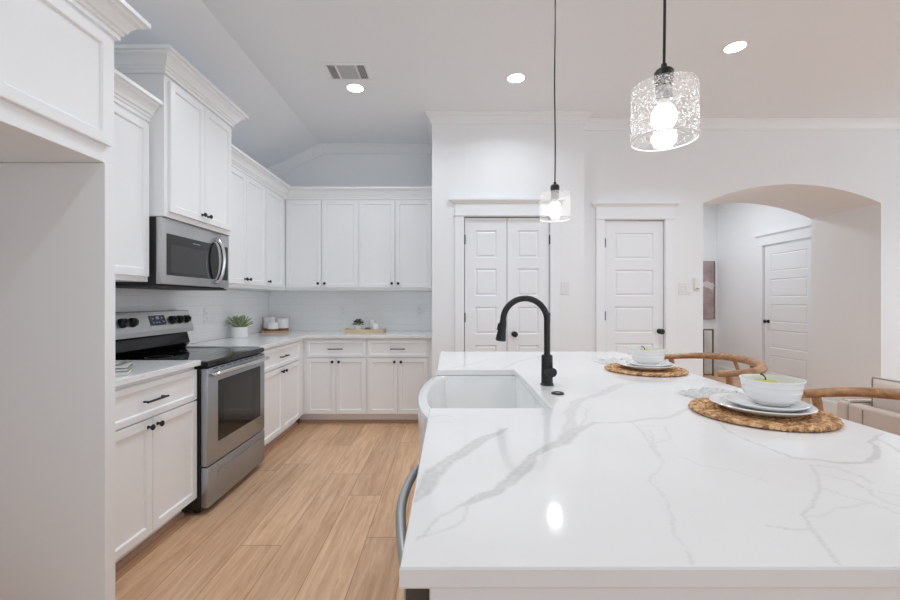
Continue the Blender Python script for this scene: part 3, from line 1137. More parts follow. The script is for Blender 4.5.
def island_top():
    def seq(a, b, step):
        n = max(1, round((b - a) / step))
        return [a + (b - a) * k / n for k in range(n + 1)]
    ins = 0.004
    xs = seq(IX0 + ins, SX + ins, 0.005) + seq(SX + ins, IX1 - ins, 0.005)[1:]
    ys = [IY0 + ins]
    while ys[-1] < SY0 - ins - 0.004:
        ys.append(ys[-1] + 0.0034 + 0.0022 * (ys[-1] - IY0))
    ys[-1] = SY0 - ins
    ys += seq(SY0 - ins, SY1 + ins, 0.007)[1:] + seq(SY1 + ins, IY1 - ins, 0.009)[1:]
    nx, ny = len(xs), len(ys)
    G = np.zeros((ny, nx, 2))
    G[:, :, 0] = np.array(xs)[None, :]
    G[:, :, 1] = np.array(ys)[:, None]
    # wobble of the vein centre lines
    W = np.zeros((ny, nx, 2))
    kx = [(17.0, 29.0, 1.3), (31.0, -23.0, 4.0), (61.0, 47.0, 2.2), (-83.0, 71.0, 0.4), (131.0, 97.0, 5.1)]
    for i, (a, b, c) in enumerate(kx):
        amp = 0.0032 / (1 + 0.55 * i)
        W[:, :, 0] += amp * np.sin(a * G[:, :, 0] + b * G[:, :, 1] + c)
        W[:, :, 1] += amp * np.sin(b * G[:, :, 0] - a * G[:, :, 1] + 2.1 * c)
    Q = G + W
    val = np.zeros((ny, nx))
    for pts, wid, stren in VEINS:
        best = np.zeros((ny, nx))
        for (p, q, w0, w1) in zip(pts, pts[1:], wid, wid[1:]):
            p = np.array(p)
            q = np.array(q)
            d = q - p
            L2 = max(1e-9, float(d @ d))
            tt = np.clip(((Q - p) @ d) / L2, 0, 1)
            dist = np.linalg.norm(Q - p - tt[..., None] * d, axis=-1)
            w = w0 + (w1 - w0) * tt
            f = np.clip(1.35 - dist / np.maximum(w, 0.0026), 0, 1)
            best = np.maximum(best, np.clip(f / 0.6, 0, 1) * np.minimum(1.0, 0.72 + 0.4 * dist / np.maximum(w, 0.0026)))
        val = np.maximum(val, best * stren)
    bm = bmesh.new()
    lay = bm.verts.layers.float.new('vein')
    V = {}
    for j in range(ny):
        for i in range(nx):
            x, y = xs[i], ys[j]
            if x < SX + ins - 1e-6 and SY0 - ins + 1e-6 < y < SY1 + ins - 1e-6:
                continue
            v = bm.verts.new((x, y, ZT))
            v[lay] = float(val[j, i])
            V[(i, j)] = v
    for j in range(ny - 1):
        for i in range(nx - 1):
            cxm, cym = (xs[i] + xs[i + 1]) / 2, (ys[j] + ys[j + 1]) / 2
            if cxm < SX + ins and SY0 - ins < cym < SY1 + ins:
                continue
            bm.faces.new((V[(i, j)], V[(i + 1, j)], V[(i + 1, j + 1)], V[(i, j + 1)]))
    # rounded edge, sides and underside following the outline
    base = [(IX0, IY0), (IX1, IY0), (IX1, IY1), (IX0, IY1), (IX0, SY1), (SX, SY1), (SX, SY0), (IX0, SY0)]

    def offs(d):
        n = len(base)
        out = []
        for k in range(n):
            p, c, q = Vector(base[k - 1]), Vector(base[k]), Vector(base[(k + 1) % n])
            e1, e2 = (c - p).normalized(), (q - c).normalized()
            n1, n2 = Vector((-e1.y, e1.x)), Vector((-e2.y, e2.x))
            out.append(c + (n1 + n2) * d / (1 + n1.dot(n2)))
        return out
    loops = []
    for d, z in ((ins, ZT), (0.0015, ZT - 0.0008), (0.0, ZT - 0.004), (0.0, ZT - 0.026), (0.0015, ZT - 0.0292), (ins, ZT - 0.030)):
        loops.append([bm.verts.new((p.x, p.y, z)) for p in offs(d)])
    for a, b in zip(loops, loops[1:]):
        for k in range(8):
            f = bm.faces.new((a[k], b[k], b[(k + 1) % 8], a[(k + 1) % 8]))
    bm.faces.new(loops[-1][::-1])
    bmesh.ops.recalc_face_normals(bm, faces=bm.faces[:])
    for f in bm.faces:
        if f.calc_center_median().z > ZT - 1e-5 and f.normal.z < 0:
            f.normal_flip()
    return bm


o = obj('countertop', island_top(), M_QUARTZ)
tag(o, 'large white quartz island top with grey veins', 'countertop', 'white quartz countertops')

# farmhouse sink with bowed apron
t = thing('sink', 'white farmhouse sink with bowed apron in the island', 'sink', (0, 0, 0))
SA, SB = 1.346, 2.180
front = []
for k in range(25):
    u = k / 24
    y = SA + (SB - SA) * u
    front.append((-0.058 - 0.070 * (1 - (2 * u - 1) ** 2) ** 0.75, y))
outer = [(0.372, SA)] + front + [(0.372, SB)]
inner = [(0.338, SA + 0.032)] + [(x + 0.034, SA + 0.032 + (SB - SA - 0.064) * (y - SA) / (SB - SA)) for x, y in front] + [(0.338, SB - 0.032)]


def sink_bm():
    bm = bmesh.new()
    zt, zb, zi = 0.8825, 0.632, 0.665

    def loop(P, z, d=0.0):
        cxm, cym = 0.12, (SA + SB) / 2
        return [bm.verts.new((x + (cxm - x) * d, y + (cym - y) * d, z)) for x, y in P]
    L = [loop(outer, zb, 0.01), loop(outer, zt - 0.008), loop(outer, zt - 0.002, 0.008), loop(outer, zt, 0.022),
         loop(inner, zt, -0.008), loop(inner, zt - 0.003, 0.002), loop(inner, zt - 0.02, 0.012), loop(inner, zi + 0.03, 0.03), loop(inner, zi + 0.008, 0.06), loop(inner, zi, 0.12)]
    n = len(outer)
    for a, b in zip(L, L[1:]):
        for k in range(n):
            bm.faces.new((a[k], a[(k + 1) % n], b[(k + 1) % n], b[k]))
    bm.faces.new(L[0])
    bm.faces.new(L[-1])
    bmesh.ops.recalc_face_normals(bm, faces=bm.faces[:])
    return bm


obj('basin', sink_bm(), M_CER, t, True)
obj('drain', lathe([(0, 0), (0.045, 0), (0.045, 0.003), (0.030, 0.004), (0.028, 0.001), (0, 0.001)], 28, (0.15, 1.76, 0.6655)), M_STEELH, t, True, 'steel drain')

# faucet
FXX, FY = 0.400, 1.752
t = thing('faucet', 'matte black gooseneck pull-down faucet behind the sink', 'faucet', (FXX, FY, ZT))
obj('base', lathe([(0, 0.0005), (0.0265, 0.0005), (0.0265, 0.006), (0.0235, 0.009), (0.0228, 0.118), (0.0215, 0.124), (0.0125, 0.126), (0, 0.126)], 32), M_MATTE, t, True)
pts = [(0, 0, 0.12), (0, 0, 0.20), (0, 0, 0.266)]
RA = 0.0905
for k in range(1, 25):
    a = PI * k / 24 * 1.02
    pts.append((-RA + RA * math.cos(a), 0, 0.266 + RA * math.sin(a)))
obj('spout', tube(pts, 0.0125, 18), M_MATTE, t, True)
e = Vector(pts[-1])
obj('spray_head', tube([e + Vector((0.0005, 0, 0.006)), e + Vector((-0.001, 0, -0.006)), e + Vector((-0.004, 0, -0.03)), e + Vector((-0.0105, 0, -0.075)), e + Vector((-0.011, 0, -0.079))], [0.0135, 0.0145, 0.016, 0.0215, 0.018], 22), M_MATTE, t, True)
obj('spray_button', tube([e + Vector((-0.017, 0, -0.006)), e + Vector((-0.023, 0, -0.034))], 0.004, 8), M_MATTE, t, True)
obj('handle', merge(tube([(0.0, -0.004, 0.058), (0.009, -0.030, 0.058), (0.0125, -0.046, 0.058)], [0.0195, 0.0195, 0.0185], 24), tube([(0.010, -0.034, 0.062), (0.010, -0.036, 0.10)], [0.005, 0.004], 10)), M_MATTE, t, True)
# disposal air switch
t = thing('air_switch', 'black round disposal button flush in the island top beside the faucet', 'button', (0.401, 1.583, ZT))
obj('ring', lathe([(0.012, 0.0005), (0.0235, 0.0005), (0.0235, 0.004), (0.021, 0.006), (0.014, 0.006), (0.012, 0.004)], 32, cap=False), M_MATTE, t, True)
obj('button', lathe([(0, 0.0005), (0.0115, 0.0005), (0.0115, 0.004), (0, 0.005)], 24), M_STEELH, t, True, 'steel centre of the button')

# dishwasher at the near end of the island
t = thing('dishwasher', 'grey dishwasher with a bowed bar handle under the island top', 'dishwasher', (0, 0, 0))
obj('tub', bbox(-0.024, 0.55, 0.607, 1.228, 0.1, 0.872, 0.003, 1), M_DBROWN, t)
obj('door', bbox(-0.062, -0.0245, 0.605, 1.228, 0.115, 0.868, 0.004, 2), [M_DBROWN], t, False, 'dark edged door')
obj('front_panel', bbox(-0.0655, -0.0622, 0.608, 1.225, 0.118, 0.866, 0.001, 1), M_GREY, t, False, 'brushed grey front')
hp = smooth_path([(-0.066, 0.722, 0.80), (-0.076, 0.730, 0.806), (-0.089, 0.79, 0.814), (-0.101, 0.87, 0.818), (-0.105, 0.935, 0.818), (-0.102, 1.01, 0.818), (-0.092, 1.10, 0.814), (-0.078, 1.170, 0.806), (-0.066, 1.18, 0.80)], 8)
obj('handle', tube(hp, 0.0105, 16), M_GREY, t, True, 'bowed grey bar handle')

# ------------------------------------------------------------------ range (local: front at y=0 facing -y, x 0..w)
RWD = 0.772
t = thing('range', 'freestanding stainless electric range with a black glass cooktop', 'range', (-1.42, 2.4885, 0), LEFT)
obj('body', bbox(0.0, RWD, 0.045, 0.675, 0.03, 0.868, 0.003, 1), M_BPLAST, t, False, 'black side panels')
for lx in (0.05, RWD - 0.05):
    for ly in (0.09, 0.62):
        obj('foot', lathe([(0, 0), (0.018, 0), (0.018, 0.012), (0.010, 0.016), (0.010, 0.032), (0, 0.032)], 14, (lx, ly, 0)), M_BPLAST, t, True)
bm = bmesh.new()
box(bm, 0.0, RWD, 0.002, 0.60, 0.869, 0.905)
bmesh.ops.bevel(bm, geom=[e for e in bm.edges], offset=0.007, segments=3, affect='EDGES')
ct = obj('cooktop', bm, M_BGLASS, t, True, 'glossy black glass cooktop')
for ex, ey, er in ((0.2, 0.16, 0.10), (0.59, 0.16, 0.085), (0.2, 0.42, 0.075), (0.59, 0.42, 0.10)):
    obj('burner_ring', lathe([(er - 0.002, 0.9052), (er, 0.9052), (er, 0.9055), (er - 0.002, 0.9055)], 48, (ex, ey, 0), False), M_GREY, ct, True, 'thin grey burner ring')
# oven door
d = obj('oven_door', bbox(0.004, RWD - 0.004, 0.0, 0.043, 0.285, 0.862, 0.005, 2), M_STEEL_SHADED, t, True)
obj('window_frame', bbox(0.115, RWD - 0.082, -0.0025, 0.001, 0.402, 0.775, 0.001, 1), M_BGLASS, d, False, 'black glass surround of the oven window')
obj('window_pane', bbox(0.165, RWD - 0.13, -0.0032, -0.0024, 0.45, 0.735, 0.0002, 1), M_WINDOW, d, False, 'smoked oven window')
hb = [(0.045, -0.004, 0.822), (0.05, -0.03, 0.826), (0.09, -0.042, 0.829), (0.39, -0.05, 0.829), (0.70, -0.042, 0.829), (0.74, -0.03, 0.826), (0.745, -0.004, 0.822)]
obj('handle', tube(smooth_path(hb, 6), 0.0135, 14), M_STEELH, d, True, 'steel bar handle')
bm = None
for k in range(9):
    b = bbox(0.06 + k * 0.078, 0.06 + k * 0.078 + 0.055, -0.0012, 0.002, 0.850, 0.857, 0, 1)
    bm = b if bm is None else merge(bm, b)
obj('vent_slots', bm, M_DARK, d)
# storage drawer with a grooved lip
d = obj('drawer', bbox(0.004, RWD - 0.004, 0.0, 0.043, 0.042, 0.279, 0.005, 2), M_STEEL_SHADED, t, True)
obj('drawer_lip', merge(bbox(0.11, RWD - 0.075, -0.010, 0.001, 0.216, 0.226, 0.003, 2), bbox(0.11, RWD - 0.075, -0.003, 0.001, 0.190, 0.2155, 0.001, 1)), M_STEEL_SHADED, d, False, 'projecting steel lip of the drawer')
# back guard with sloped control panel
bg = prism([(0.55, 0.906), (0.675, 0.906), (0.675, 1.19), (0.59, 1.19), (0.565, 1.035), (0.585, 1.02), (0.57, 0.99)], 0.0, RWD, 'yz')
obj('backguard', prism([(0.603, 0.869), (0.675, 0.869), (0.675, 1.03), (0.59, 1.03), (0.568, 0.95), (0.603, 0.906)], 0.012, RWD - 0.012, 'yz'), M_BGLASS, t, False, 'black riser of the back guard')
bg.free()
cpn = obj('control_panel', prism([(0.545, 1.032), (0.675, 1.032), (0.675, 1.192), (0.598, 1.192), (0.586, 1.186), (0.548, 1.062)], 0.0, RWD, 'yz'), M_STEEL, t, False, 'sloped stainless control panel')


def on_panel(u):
    """point on the sloped control panel face, u from bottom 0 to top 1"""
    return Vector((0, 0.548 + (0.586 - 0.548) * u, 1.062 + (1.186 - 1.062) * u))


pn = Vector((0, -(1.186 - 1.062), 0.586 - 0.548)).normalized()
for kx in (0.085, 0.165, 0.545, 0.625, 0.705):
    c = on_panel(0.5) + Vector((kx, 0, 0))
    obj('knob', merge(tube([c, c + pn * 0.006], 0.031, 24), tube([c + pn * 0.006, c + pn * 0.026, c + pn * 0.029], [0.0265, 0.025, 0.023], 24), tube([c + pn * 0.027, c + pn * 0.040], [0.0125, 0.011], 8)), M_BPLAST, cpn, True, 'black control knob')
c0, c1 = on_panel(0.27), on_panel(0.80)
bm = bmesh.new()
P = [c0 + Vector((0.325, 0, 0)), c0 + Vector((0.475, 0, 0)), c1 + Vector((0.475, 0, 0)), c1 + Vector((0.325, 0, 0))]
A = [bm.verts.new(p + pn * 0.0003) for p in P]
B = [bm.verts.new(p + pn * 0.004) for p in P]
bm.faces.new(B)
for k in range(4):
    bm.faces.new((A[k], A[(k + 1) % 4], B[(k + 1) % 4], B[k]))
bmesh.ops.recalc_face_normals(bm, faces=bm.faces[:])
for ux, uz, w, hgt in ((0.385, 0.60, 0.03, 0.14), (0.345, 0.60, 0.016, 0.06), (0.345, 0.40, 0.018, 0.05), (0.375, 0.40, 0.018, 0.05), (0.402, 0.40, 0.014, 0.05), (0.435, 0.62, 0.016, 0.06), (0.44, 0.42, 0.02, 0.05)):
    q0, q1 = on_panel(uz) + pn * 0.0044, on_panel(uz + hgt) + pn * 0.0044
    vs = [bm.verts.new(v) for v in (q0 + Vector((ux, 0, 0)), q0 + Vector((ux + w, 0, 0)), q1 + Vector((ux + w, 0, 0)), q1 + Vector((ux, 0, 0)))]
    f = bm.faces.new(vs)
    f.material_index = 1
obj('display', bm, [plain('display_panel', srgb(34, 42, 58), 0.25, var=0.1, vscale=20), M_LED], cpn, False, 'dark blue display with pale lit digits and keys')

# ------------------------------------------------------------------ microwave (front at y=0)
t = thing('microwave', 'stainless over-the-range microwave below the projecting cabinet', 'microwave', (-1.69, 2.492, 0), LEFT)
MW = 0.758
obj('body', bbox(0.0, MW, 0.036, 0.375, 1.352, 1.757, 0.003, 1), M_BPLAST, t, False, 'black microwave casing')
d = obj('door', bbox(0.0, MW - 0.112, 0.0, 0.035, 1.36, 1.757, 0.004, 2), M_STEEL, t, True)
obj('window_frame', bbox(0.042, 0.545, -0.0025, 0.001, 1.415, 1.665, 0.001, 1), plain('dark_grey_glass', (0.022, 0.022, 0.023, 1), 0.1, var=0.1, vscale=4), d, False, 'dark grey glass surround')
obj('window_pane', bbox(0.075, 0.455, -0.0032, -0.0024, 1.435, 1.605, 0.0002, 1), plain('mesh_window', (0.040, 0.040, 0.041, 1), 0.14, var=0.15, vscale=90), d, False, 'grey microwave window')
obj('logo', bbox(0.30, 0.38, -0.0033, -0.0024, 1.634, 1.639, 0.0002, 1), M_GREY, d, False, 'small pale logo')
hp = smooth_path([(0.562, -0.002, 1.70), (0.565, -0.022, 1.695), (0.568, -0.048, 1.65), (0.570, -0.060, 1.56), (0.568, -0.048, 1.46), (0.565, -0.022, 1.40), (0.562, -0.002, 1.395)], 8)
obj('handle', tube(hp, [0.010] * len(hp), 14, True, 1.5), M_STEELH, d, True, 'bowed chrome handle')
# dark recess behind the handle
b = lathe([(0, 0), (0.1, 0), (0.1, 0.004), (0, 0.004)], 40)
bmesh.ops.rotate(b, verts=b.verts[:], matrix=Matrix.Rotation(PI / 2, 3, 'X'))
bmesh.ops.scale(b, verts=b.verts[:], vec=(0.62, 1, 1.32))
obj('handle_recess', moved(b, 0.548, -0.0005, 1.548), M_BGLASS, d, True, 'black oval plate behind the handle')
cp2 = obj('control_panel', bbox(MW - 0.110, MW, 0.0, 0.035, 1.36, 1.757, 0.004, 2), M_STEEL, t, True)
obj('key_pad', bbox(MW - 0.096, MW - 0.022, -0.0025, 0.001, 1.415, 1.665, 0.001, 1), M_BGLASS, cp2, False, 'black touch key pad')
obj('bottom_grille', bbox(0.0, MW, 0.02, 0.37, 1.340, 1.3515, 0.002, 1), M_DARK, t)

# ------------------------------------------------------------------ things on the left and back counters
ZC = ZT + 0.0005


def leaf(bm, base, dirv, length, width, thick=0.003, curl=0.2):
    d = Vector(dirv).normalized()
    s = d.cross(Vector((0, 0, 1)))
    if s.length < 1e-3:
        s = Vector((1, 0, 0))
    s.normalize()
    u = s.cross(d).normalized()
    rows = []
    for k in range(6):
        f = k / 5
        w = width * (0.35 + 0.65 * math.sin(PI * min(1, 0.25 + f * 0.75))) * (1 if k < 5 else 0.05)
        c = Vector(base) + d * length * f + Vector((0, 0, -1)) * curl * length * f * f
        rows.append([bm.verts.new(c - s * w), bm.verts.new(c + u * thick), bm.verts.new(c + s * w), bm.verts.new(c - u * thick)])
    for a, b in zip(rows, rows[1:]):
        for k in range(4):
            bm.faces.new((a[k], a[(k + 1) % 4], b[(k + 1) % 4], b[k]))
    bm.faces.new(rows[0][::-1])
    bm.faces.new(rows[-1])


def ribbed_pot(r, h, n=30, amp=0.02):
    seg = n * 4
    prof = [(0, 0), (0.96, 0), (1.0, 0.02), (1.0, 0.97), (0.97, 1.0), (0.90, 1.0), (0.88, 0.9), (0, 0.9)]
    b = lathe([(a * r, z * h) for a, z in prof], seg)
    for v in b.verts:
        rr = math.hypot(v.co.x, v.co.y)
        if rr > 0.985 * r and 0.02 * h < v.co.z < 0.99 * h:
            a = math.atan2(v.co.y, v.co.x)
            k = 1 - amp * (0.5 + 0.5 * math.cos(a * n))
            v.co.x *= k
            v.co.y *= k
    return b


t = thing('potted_succulent', 'spiky green succulent in a white ribbed pot beside the range', 'plant', (-1.99, 4.02, ZC))
obj('pot', ribbed_pot(0.072, 0.102, 26), M_CERM, t, True)
bm = bmesh.new()
for k in range(46):
    a = k * 2.39996
    el = 0.42 + 1.05 * ((k + 1) / 46) ** 0.9
    dr = (math.cos(a) * math.cos(el), math.sin(a) * math.cos(el), math.sin(el))
    ln = 0.115 + 0.03 * random.random()
    leaf(bm, (0.018 * math.cos(a), 0.018 * math.sin(a), 0.088), dr, ln, 0.0115, 0.005, 0.05)
bmesh.ops.recalc_face_normals(bm, faces=bm.faces[:])
obj('leaves', bm, M_GREEN, t, True)

BX, BY = -1.952, 4.745
t = thing('serving_board', 'round wooden board holding white canisters in the counter corner', 'board', (BX, BY, ZC))
obj('board', lathe([(0, 0), (0.148, 0), (0.152, 0.004), (0.152, 0.012), (0.148, 0.016), (0, 0.016)], 56), M_WOODB, t, True)
for k in range(4):
    a = k * PI / 2 + 0.4
    pass
ZB = ZC + 0.0165


def canister(label, x, y, r, h):
    t = thing('canister', label, 'canister', (x, y, ZB), 0, 'white canisters on the round board')
    obj('jar', lathe([(0, 0.026), (r, 0.026), (r, h * 0.93), (r * 0.97, h * 0.955), (0, h * 0.955)], 40), M_CERM, t, True)
    obj('base_band', lathe([(0, 0), (r * 1.0, 0), (r * 1.01, 0.003), (r * 1.01, 0.0255), (0, 0.0255)], 40), M_WOODD, t, True, 'brown wooden foot of the canister')
    obj('lid', lathe([(0, h * 0.956), (r * 1.02, h * 0.956), (r * 1.02, h * 0.985), (r * 0.97, h), (0, h)], 40), M_CERM, t, True)
    return t


canister('tallest white canister, at the left of the round board', BX - 0.070, BY + 0.02, 0.064, 0.150)
canister('medium white canister, at the right of the round board', BX + 0.072, BY + 0.03, 0.064, 0.132)
canister('short white canister, at the front of the round board', BX + 0.012, BY - 0.086, 0.058, 0.098)

TX, TY = -0.935, 4.70
t = thing('tray', 'pale wooden tray on the back counter', 'tray', (TX, TY, ZC))
obj('tray_base', bbox(-0.215, 0.215, -0.09, 0.09, 0, 0.010, 0.003, 2), M_WOODT, t)
obj('tray_rim', merge(bbox(-0.215, 0.215, -0.09, -0.080, 0.0102, 0.036, 0.002, 1), bbox(-0.215, 0.215, 0.080, 0.09, 0.0102, 0.036, 0.002, 1), bbox(-0.215, -0.205, -0.0795, 0.0795, 0.0102, 0.045, 0.002, 1), bbox(0.205, 0.215, -0.0795, 0.0795, 0.0102, 0.045, 0.002, 1)), M_WOODT, t)
ZTR = ZC + 0.0107
t = thing('potted_plant', 'small dark green bush in a white pot on the tray', 'plant', (TX - 0.075, TY - 0.02, ZTR))
obj('pot', lathe([(0, 0), (0.030, 0), (0.040, 0.055), (0.040, 0.062), (0.036, 0.062), (0.034, 0.052), (0, 0.052)], 32), M_CER, t, True)
bm = bmesh.new()
for k in range(150):
    a = random.uniform(0, 2 * PI)
    el = random.uniform(-0.15, PI / 2)
    rr = random.uniform(0.35, 1.0)
    c = Vector((0.055 * rr * math.cos(a) * math.cos(el), 0.05 * rr * math.sin(a) * math.cos(el), 0.082 + 0.055 * rr * math.sin(el)))
    leaf(bm, c, (math.cos(a), math.sin(a), 0.5 * math.sin(el)), 0.022, 0.008, 0.002, 0.3)
bmesh.ops.recalc_face_normals(bm, faces=bm.faces[:])
obj('foliage', bm, M_DGREEN, t, True)
t = thing('small_succulent', 'tiny olive succulent in the middle of the tray', 'plant', (TX + 0.028, TY - 0.03, ZTR))
bm = bmesh.new()
for k in range(26):
    a = k * 2.39996
    el = 0.15 + 1.2 * (k / 26)
    leaf(bm, (0, 0, 0.012), (math.cos(a) * math.cos(el), math.sin(a) * math.cos(el), math.sin(el)), 0.042, 0.009, 0.004, 0.1)
bmesh.ops.recalc_face_normals(bm, faces=bm.faces[:])
obj('leaves', bm, M_OLIVE, t, True)
obj('root_ball', lathe([(0, 0), (0.016, 0), (0.018, 0.008), (0.010, 0.018), (0, 0.018)], 20), M_WOODD, t, True)


def mug(label, x, y, z, r, h, ha):
    t = thing('mug', label, 'mug', (x, y, z), ha, 'white mugs on the tray')
    obj('cup', lathe([(0, 0), (r * 0.75, 0), (r * 0.92, 0.012), (r, h * 0.5), (r * 0.97, h), (r * 0.88, h), (r * 0.9, h * 0.5), (r * 0.7, 0.015), (0, 0.012)], 36), M_CER, t, True)
    hp = smooth_path([(r * 0.95, 0, h * 0.82), (r * 1.35, 0, h * 0.8), (r * 1.55, 0, h * 0.52), (r * 1.35, 0, h * 0.25), (r * 0.95, 0, h * 0.2)], 6)
    obj('handle', tube(hp, 0.006, 10), M_CER, t, True)


mug('white mug with its handle to the right, at the front of the tray', TX + 0.118, TY - 0.03, ZTR, 0.043, 0.088, 0.0)
mug('taller white mug at the back of the tray', TX + 0.070, TY + 0.040, ZTR, 0.032, 0.125, 2.4)

# magazines by the fridge panel
def magm():
    m, n, l, p = new_mat('grey_cover_photo')
    tc = n.new('ShaderNodeTexCoord')
    mp = n.new('ShaderNodeMapping')
    mp.inputs['Scale'].default_value = (14, 3, 1)
    l.new(tc.outputs['Object'], mp.inputs[0])
    t_ = n.new('ShaderNodeTexNoise')
    t_.inputs['Scale'].default_value = 2
    t_.inputs['Detail'].default_value = 4
    l.new(mp.outputs[0], t_.inputs['Vector'])
    r = n.new('ShaderNodeValToRGB')
    r.color_ramp.elements[0].position = 0.38
    r.color_ramp.elements[0].color = srgb(70, 68, 64)
    r.color_ramp.elements[1].position = 0.6
    r.color_ramp.elements[1].color = srgb(205, 203, 198)
    l.new(t_.outputs[0], r.inputs[0])
    l.new(r.outputs[0], p.inputs['Base Color'])
    p.inputs['Roughness'].default_value = 0.25
    return m


MC = magm()
zk = ZC
for k, (lab, th, cov, dx) in enumerate((('pale grey book at the bottom of the stack by the fridge panel', 0.020, plain('pale_cover', srgb(196, 193, 187), 0.4, var=0.05), 0.0),
                                        ('dark grey book in the middle of the stack by the fridge panel', 0.014, plain('slate_cover', srgb(104, 101, 96), 0.4, var=0.1), 0.004),
                                        ('glossy booklet with a grey photo cover on top of the stack', 0.016, MC, -0.002))):
    t = thing('book', lab, 'book', (-1.6226 + dx, 1.977, zk), math.radians(29), 'stack of books by the fridge panel')
    obj('pages', bbox(-0.104, 0.106, -0.072, 0.072, 0.0022, th - 0.0022, 0.0005, 1), M_PLATE, t)
    obj('cover', merge(bbox(-0.11, 0.11, -0.075, 0.075, 0, 0.002, 0.0004, 1), bbox(-0.11, 0.11, -0.075, 0.075, th - 0.002, th, 0.0004, 1), bbox(-0.11, -0.1045, -0.075, 0.075, 0.002, th - 0.002, 0, 1)), cov, t)
    zk += th + 0.0004


# ------------------------------------------------------------------ place settings on the island
def placemat(label, x, y):
    """a flat spiral braid of seagrass: plaited bumps around concentric turns"""
    t = thing('placemat', label, 'placemat', (x, y, ZC), 0, 'round seagrass placemats')
    turns, rmax = 8, 0.188
    bw = rmax / (turns - 0.15)
    bm = bmesh.new()
    rnd = random.Random(int(y * 1000))
    for k in range(turns):
        rc = rmax - bw * (k + 0.5)
        if rc < bw * 0.4:
            rc = bw * 0.3
        ns = max(7, int(2 * PI * rc / 0.0125))
        ph = rnd.random() * 6
        for row in (-1, 1):
            for i in range(ns):
                a = 2 * PI * (i + 0.25 * row) / ns + ph
                r0 = max(0.004, rc + row * bw * 0.23)
                c = Vector((r0 * math.cos(a), r0 * math.sin(a), 0.0068 + 0.0006 * rnd.random()))
                yaw = a + PI / 2 + row * 0.55 + rnd.uniform(-0.1, 0.1)
                ex, ey = Vector((math.cos(yaw), math.sin(yaw), 0)), Vector((-math.sin(yaw), math.cos(yaw), 0))
                L, Wd, Hh = 0.0115 * rnd.uniform(0.9, 1.15), bw * 0.27 * rnd.uniform(0.9, 1.1), 0.0062 * rnd.uniform(0.9, 1.1)
                rings = []
                for u in (-1.0, -0.62, 0.0, 0.62, 1.0):
                    f = max(0.12, math.sqrt(max(0, 1 - u * u)))
                    rings.append([bm.verts.new(c + ex * (u * L) + ey * (math.cos(2 * PI * q / 7) * Wd * f) + Vector((0, 0, math.sin(2 * PI * q / 7) * Hh * f))) for q in range(7)])
                for A, B in zip(rings, rings[1:]):
                    for q in range(7):
                        bm.faces.new((A[q], A[(q + 1) % 7], B[(q + 1) % 7], B[q]))
                bm.faces.new(rings[0][::-1])
                bm.faces.new(rings[-1])
    bmesh.ops.recalc_face_normals(bm, faces=bm.faces[:])
    zmin = min(v.co.z for v in bm.verts)
    for v in bm.verts:
        v.co.z -= zmin
    obj('braid', bm, M_GRASS, t, True)
    return t


def plate_bm(r, h, foot):
    return lathe([(0, 0.0), (foot, 0.0), (foot, 0.003), (r * 0.76, 0.0035), (r * 0.98, h - 0.002), (r, h), (r * 0.985, h + 0.0025), (r * 0.93, h), (r * 0.80, h * 0.5), (r * 0.75, 0.0068), (0, 0.0065)], 72)


def bowl_bm(r, h):
    prof = [(0, 0.0), (r * 0.55, 0.0), (r * 0.57, 0.006), (r * 0.76, h * 0.17), (r * 0.86, h * 0.30), (r * 0.90, h * 0.50), (r * 0.915, h * 0.53), (r * 0.905, h * 0.56),
            (r * 0.94, h * 0.72), (r * 0.955, h * 0.75), (r * 0.948, h * 0.78), (r * 0.985, h * 0.93), (r, h * 0.96), (r * 0.995, h), (r * 0.955, h), (r * 0.94, h * 0.9), (r * 0.83, h * 0.42), (r * 0.6, h * 0.14), (0, h * 0.10)]
    return lathe(prof, 72)


def setting(x, y, lab, bo=0.048):
    zm = ZC + 0.0156
    placemat('round woven seagrass placemat %s' % lab, x, y)
    px, py = x - 0.002, y - 0.006
    tag(place(obj('dinner_plate', plate_bm(0.134, 0.020, 0.085), M_CER, None, True), px, py, zm), 'large white dinner plate on the placemat %s' % lab, 'plate', 'white dinner plates')
    z2 = zm + 0.0215
    z2 = zm + 0.0078
    tag(place(obj('salad_plate', plate_bm(0.106, 0.017, 0.060), M_CER, None, True), px + 0.020, py + 0.006, z2), 'smaller white plate under the bowl %s' % lab, 'plate', 'white salad plates')
    z3 = z2 + 0.0078
    bx, by = px + bo, py + 0.018
    tag(place(obj('bowl', bowl_bm(0.083, 0.076), M_CER, None, True), bx, by, z3), 'white ridged bowl holding a green apple %s' % lab, 'bowl', 'white ridged bowls')
    fz = z3 + 0.0095
    t = thing('apple', 'yellow-green apple inside the white bowl %s' % lab, 'apple', (bx - 0.012, by + 0.008, fz), 0.6, 'green apples in bowls')
    r = 0.041
    prof = [(0, 0.004), (0.012, 0.0), (0.024, 0.004), (0.035, 0.015), (0.0405, 0.031), (0.039, 0.044), (0.032, 0.056), (0.022, 0.0615), (0.012, 0.061), (0.005, 0.056), (0, 0.054)]
    b = lathe(prof, 36)
    obj('flesh', b, M_FRUIT, t, True)
    obj('stem', tube([(0, 0, 0.0545), (0.001, 0.001, 0.066), (-0.006, 0.004, 0.075), (-0.018, 0.006, 0.079)], [0.0020, 0.0020, 0.0022, 0.0028], 8), M_STEM, t, True, 'dark curved apple stem')


setting(0.968, 2.11, 'at the far end of the island', 0.022)
setting(0.945, 1.298, 'nearer the camera on the island')


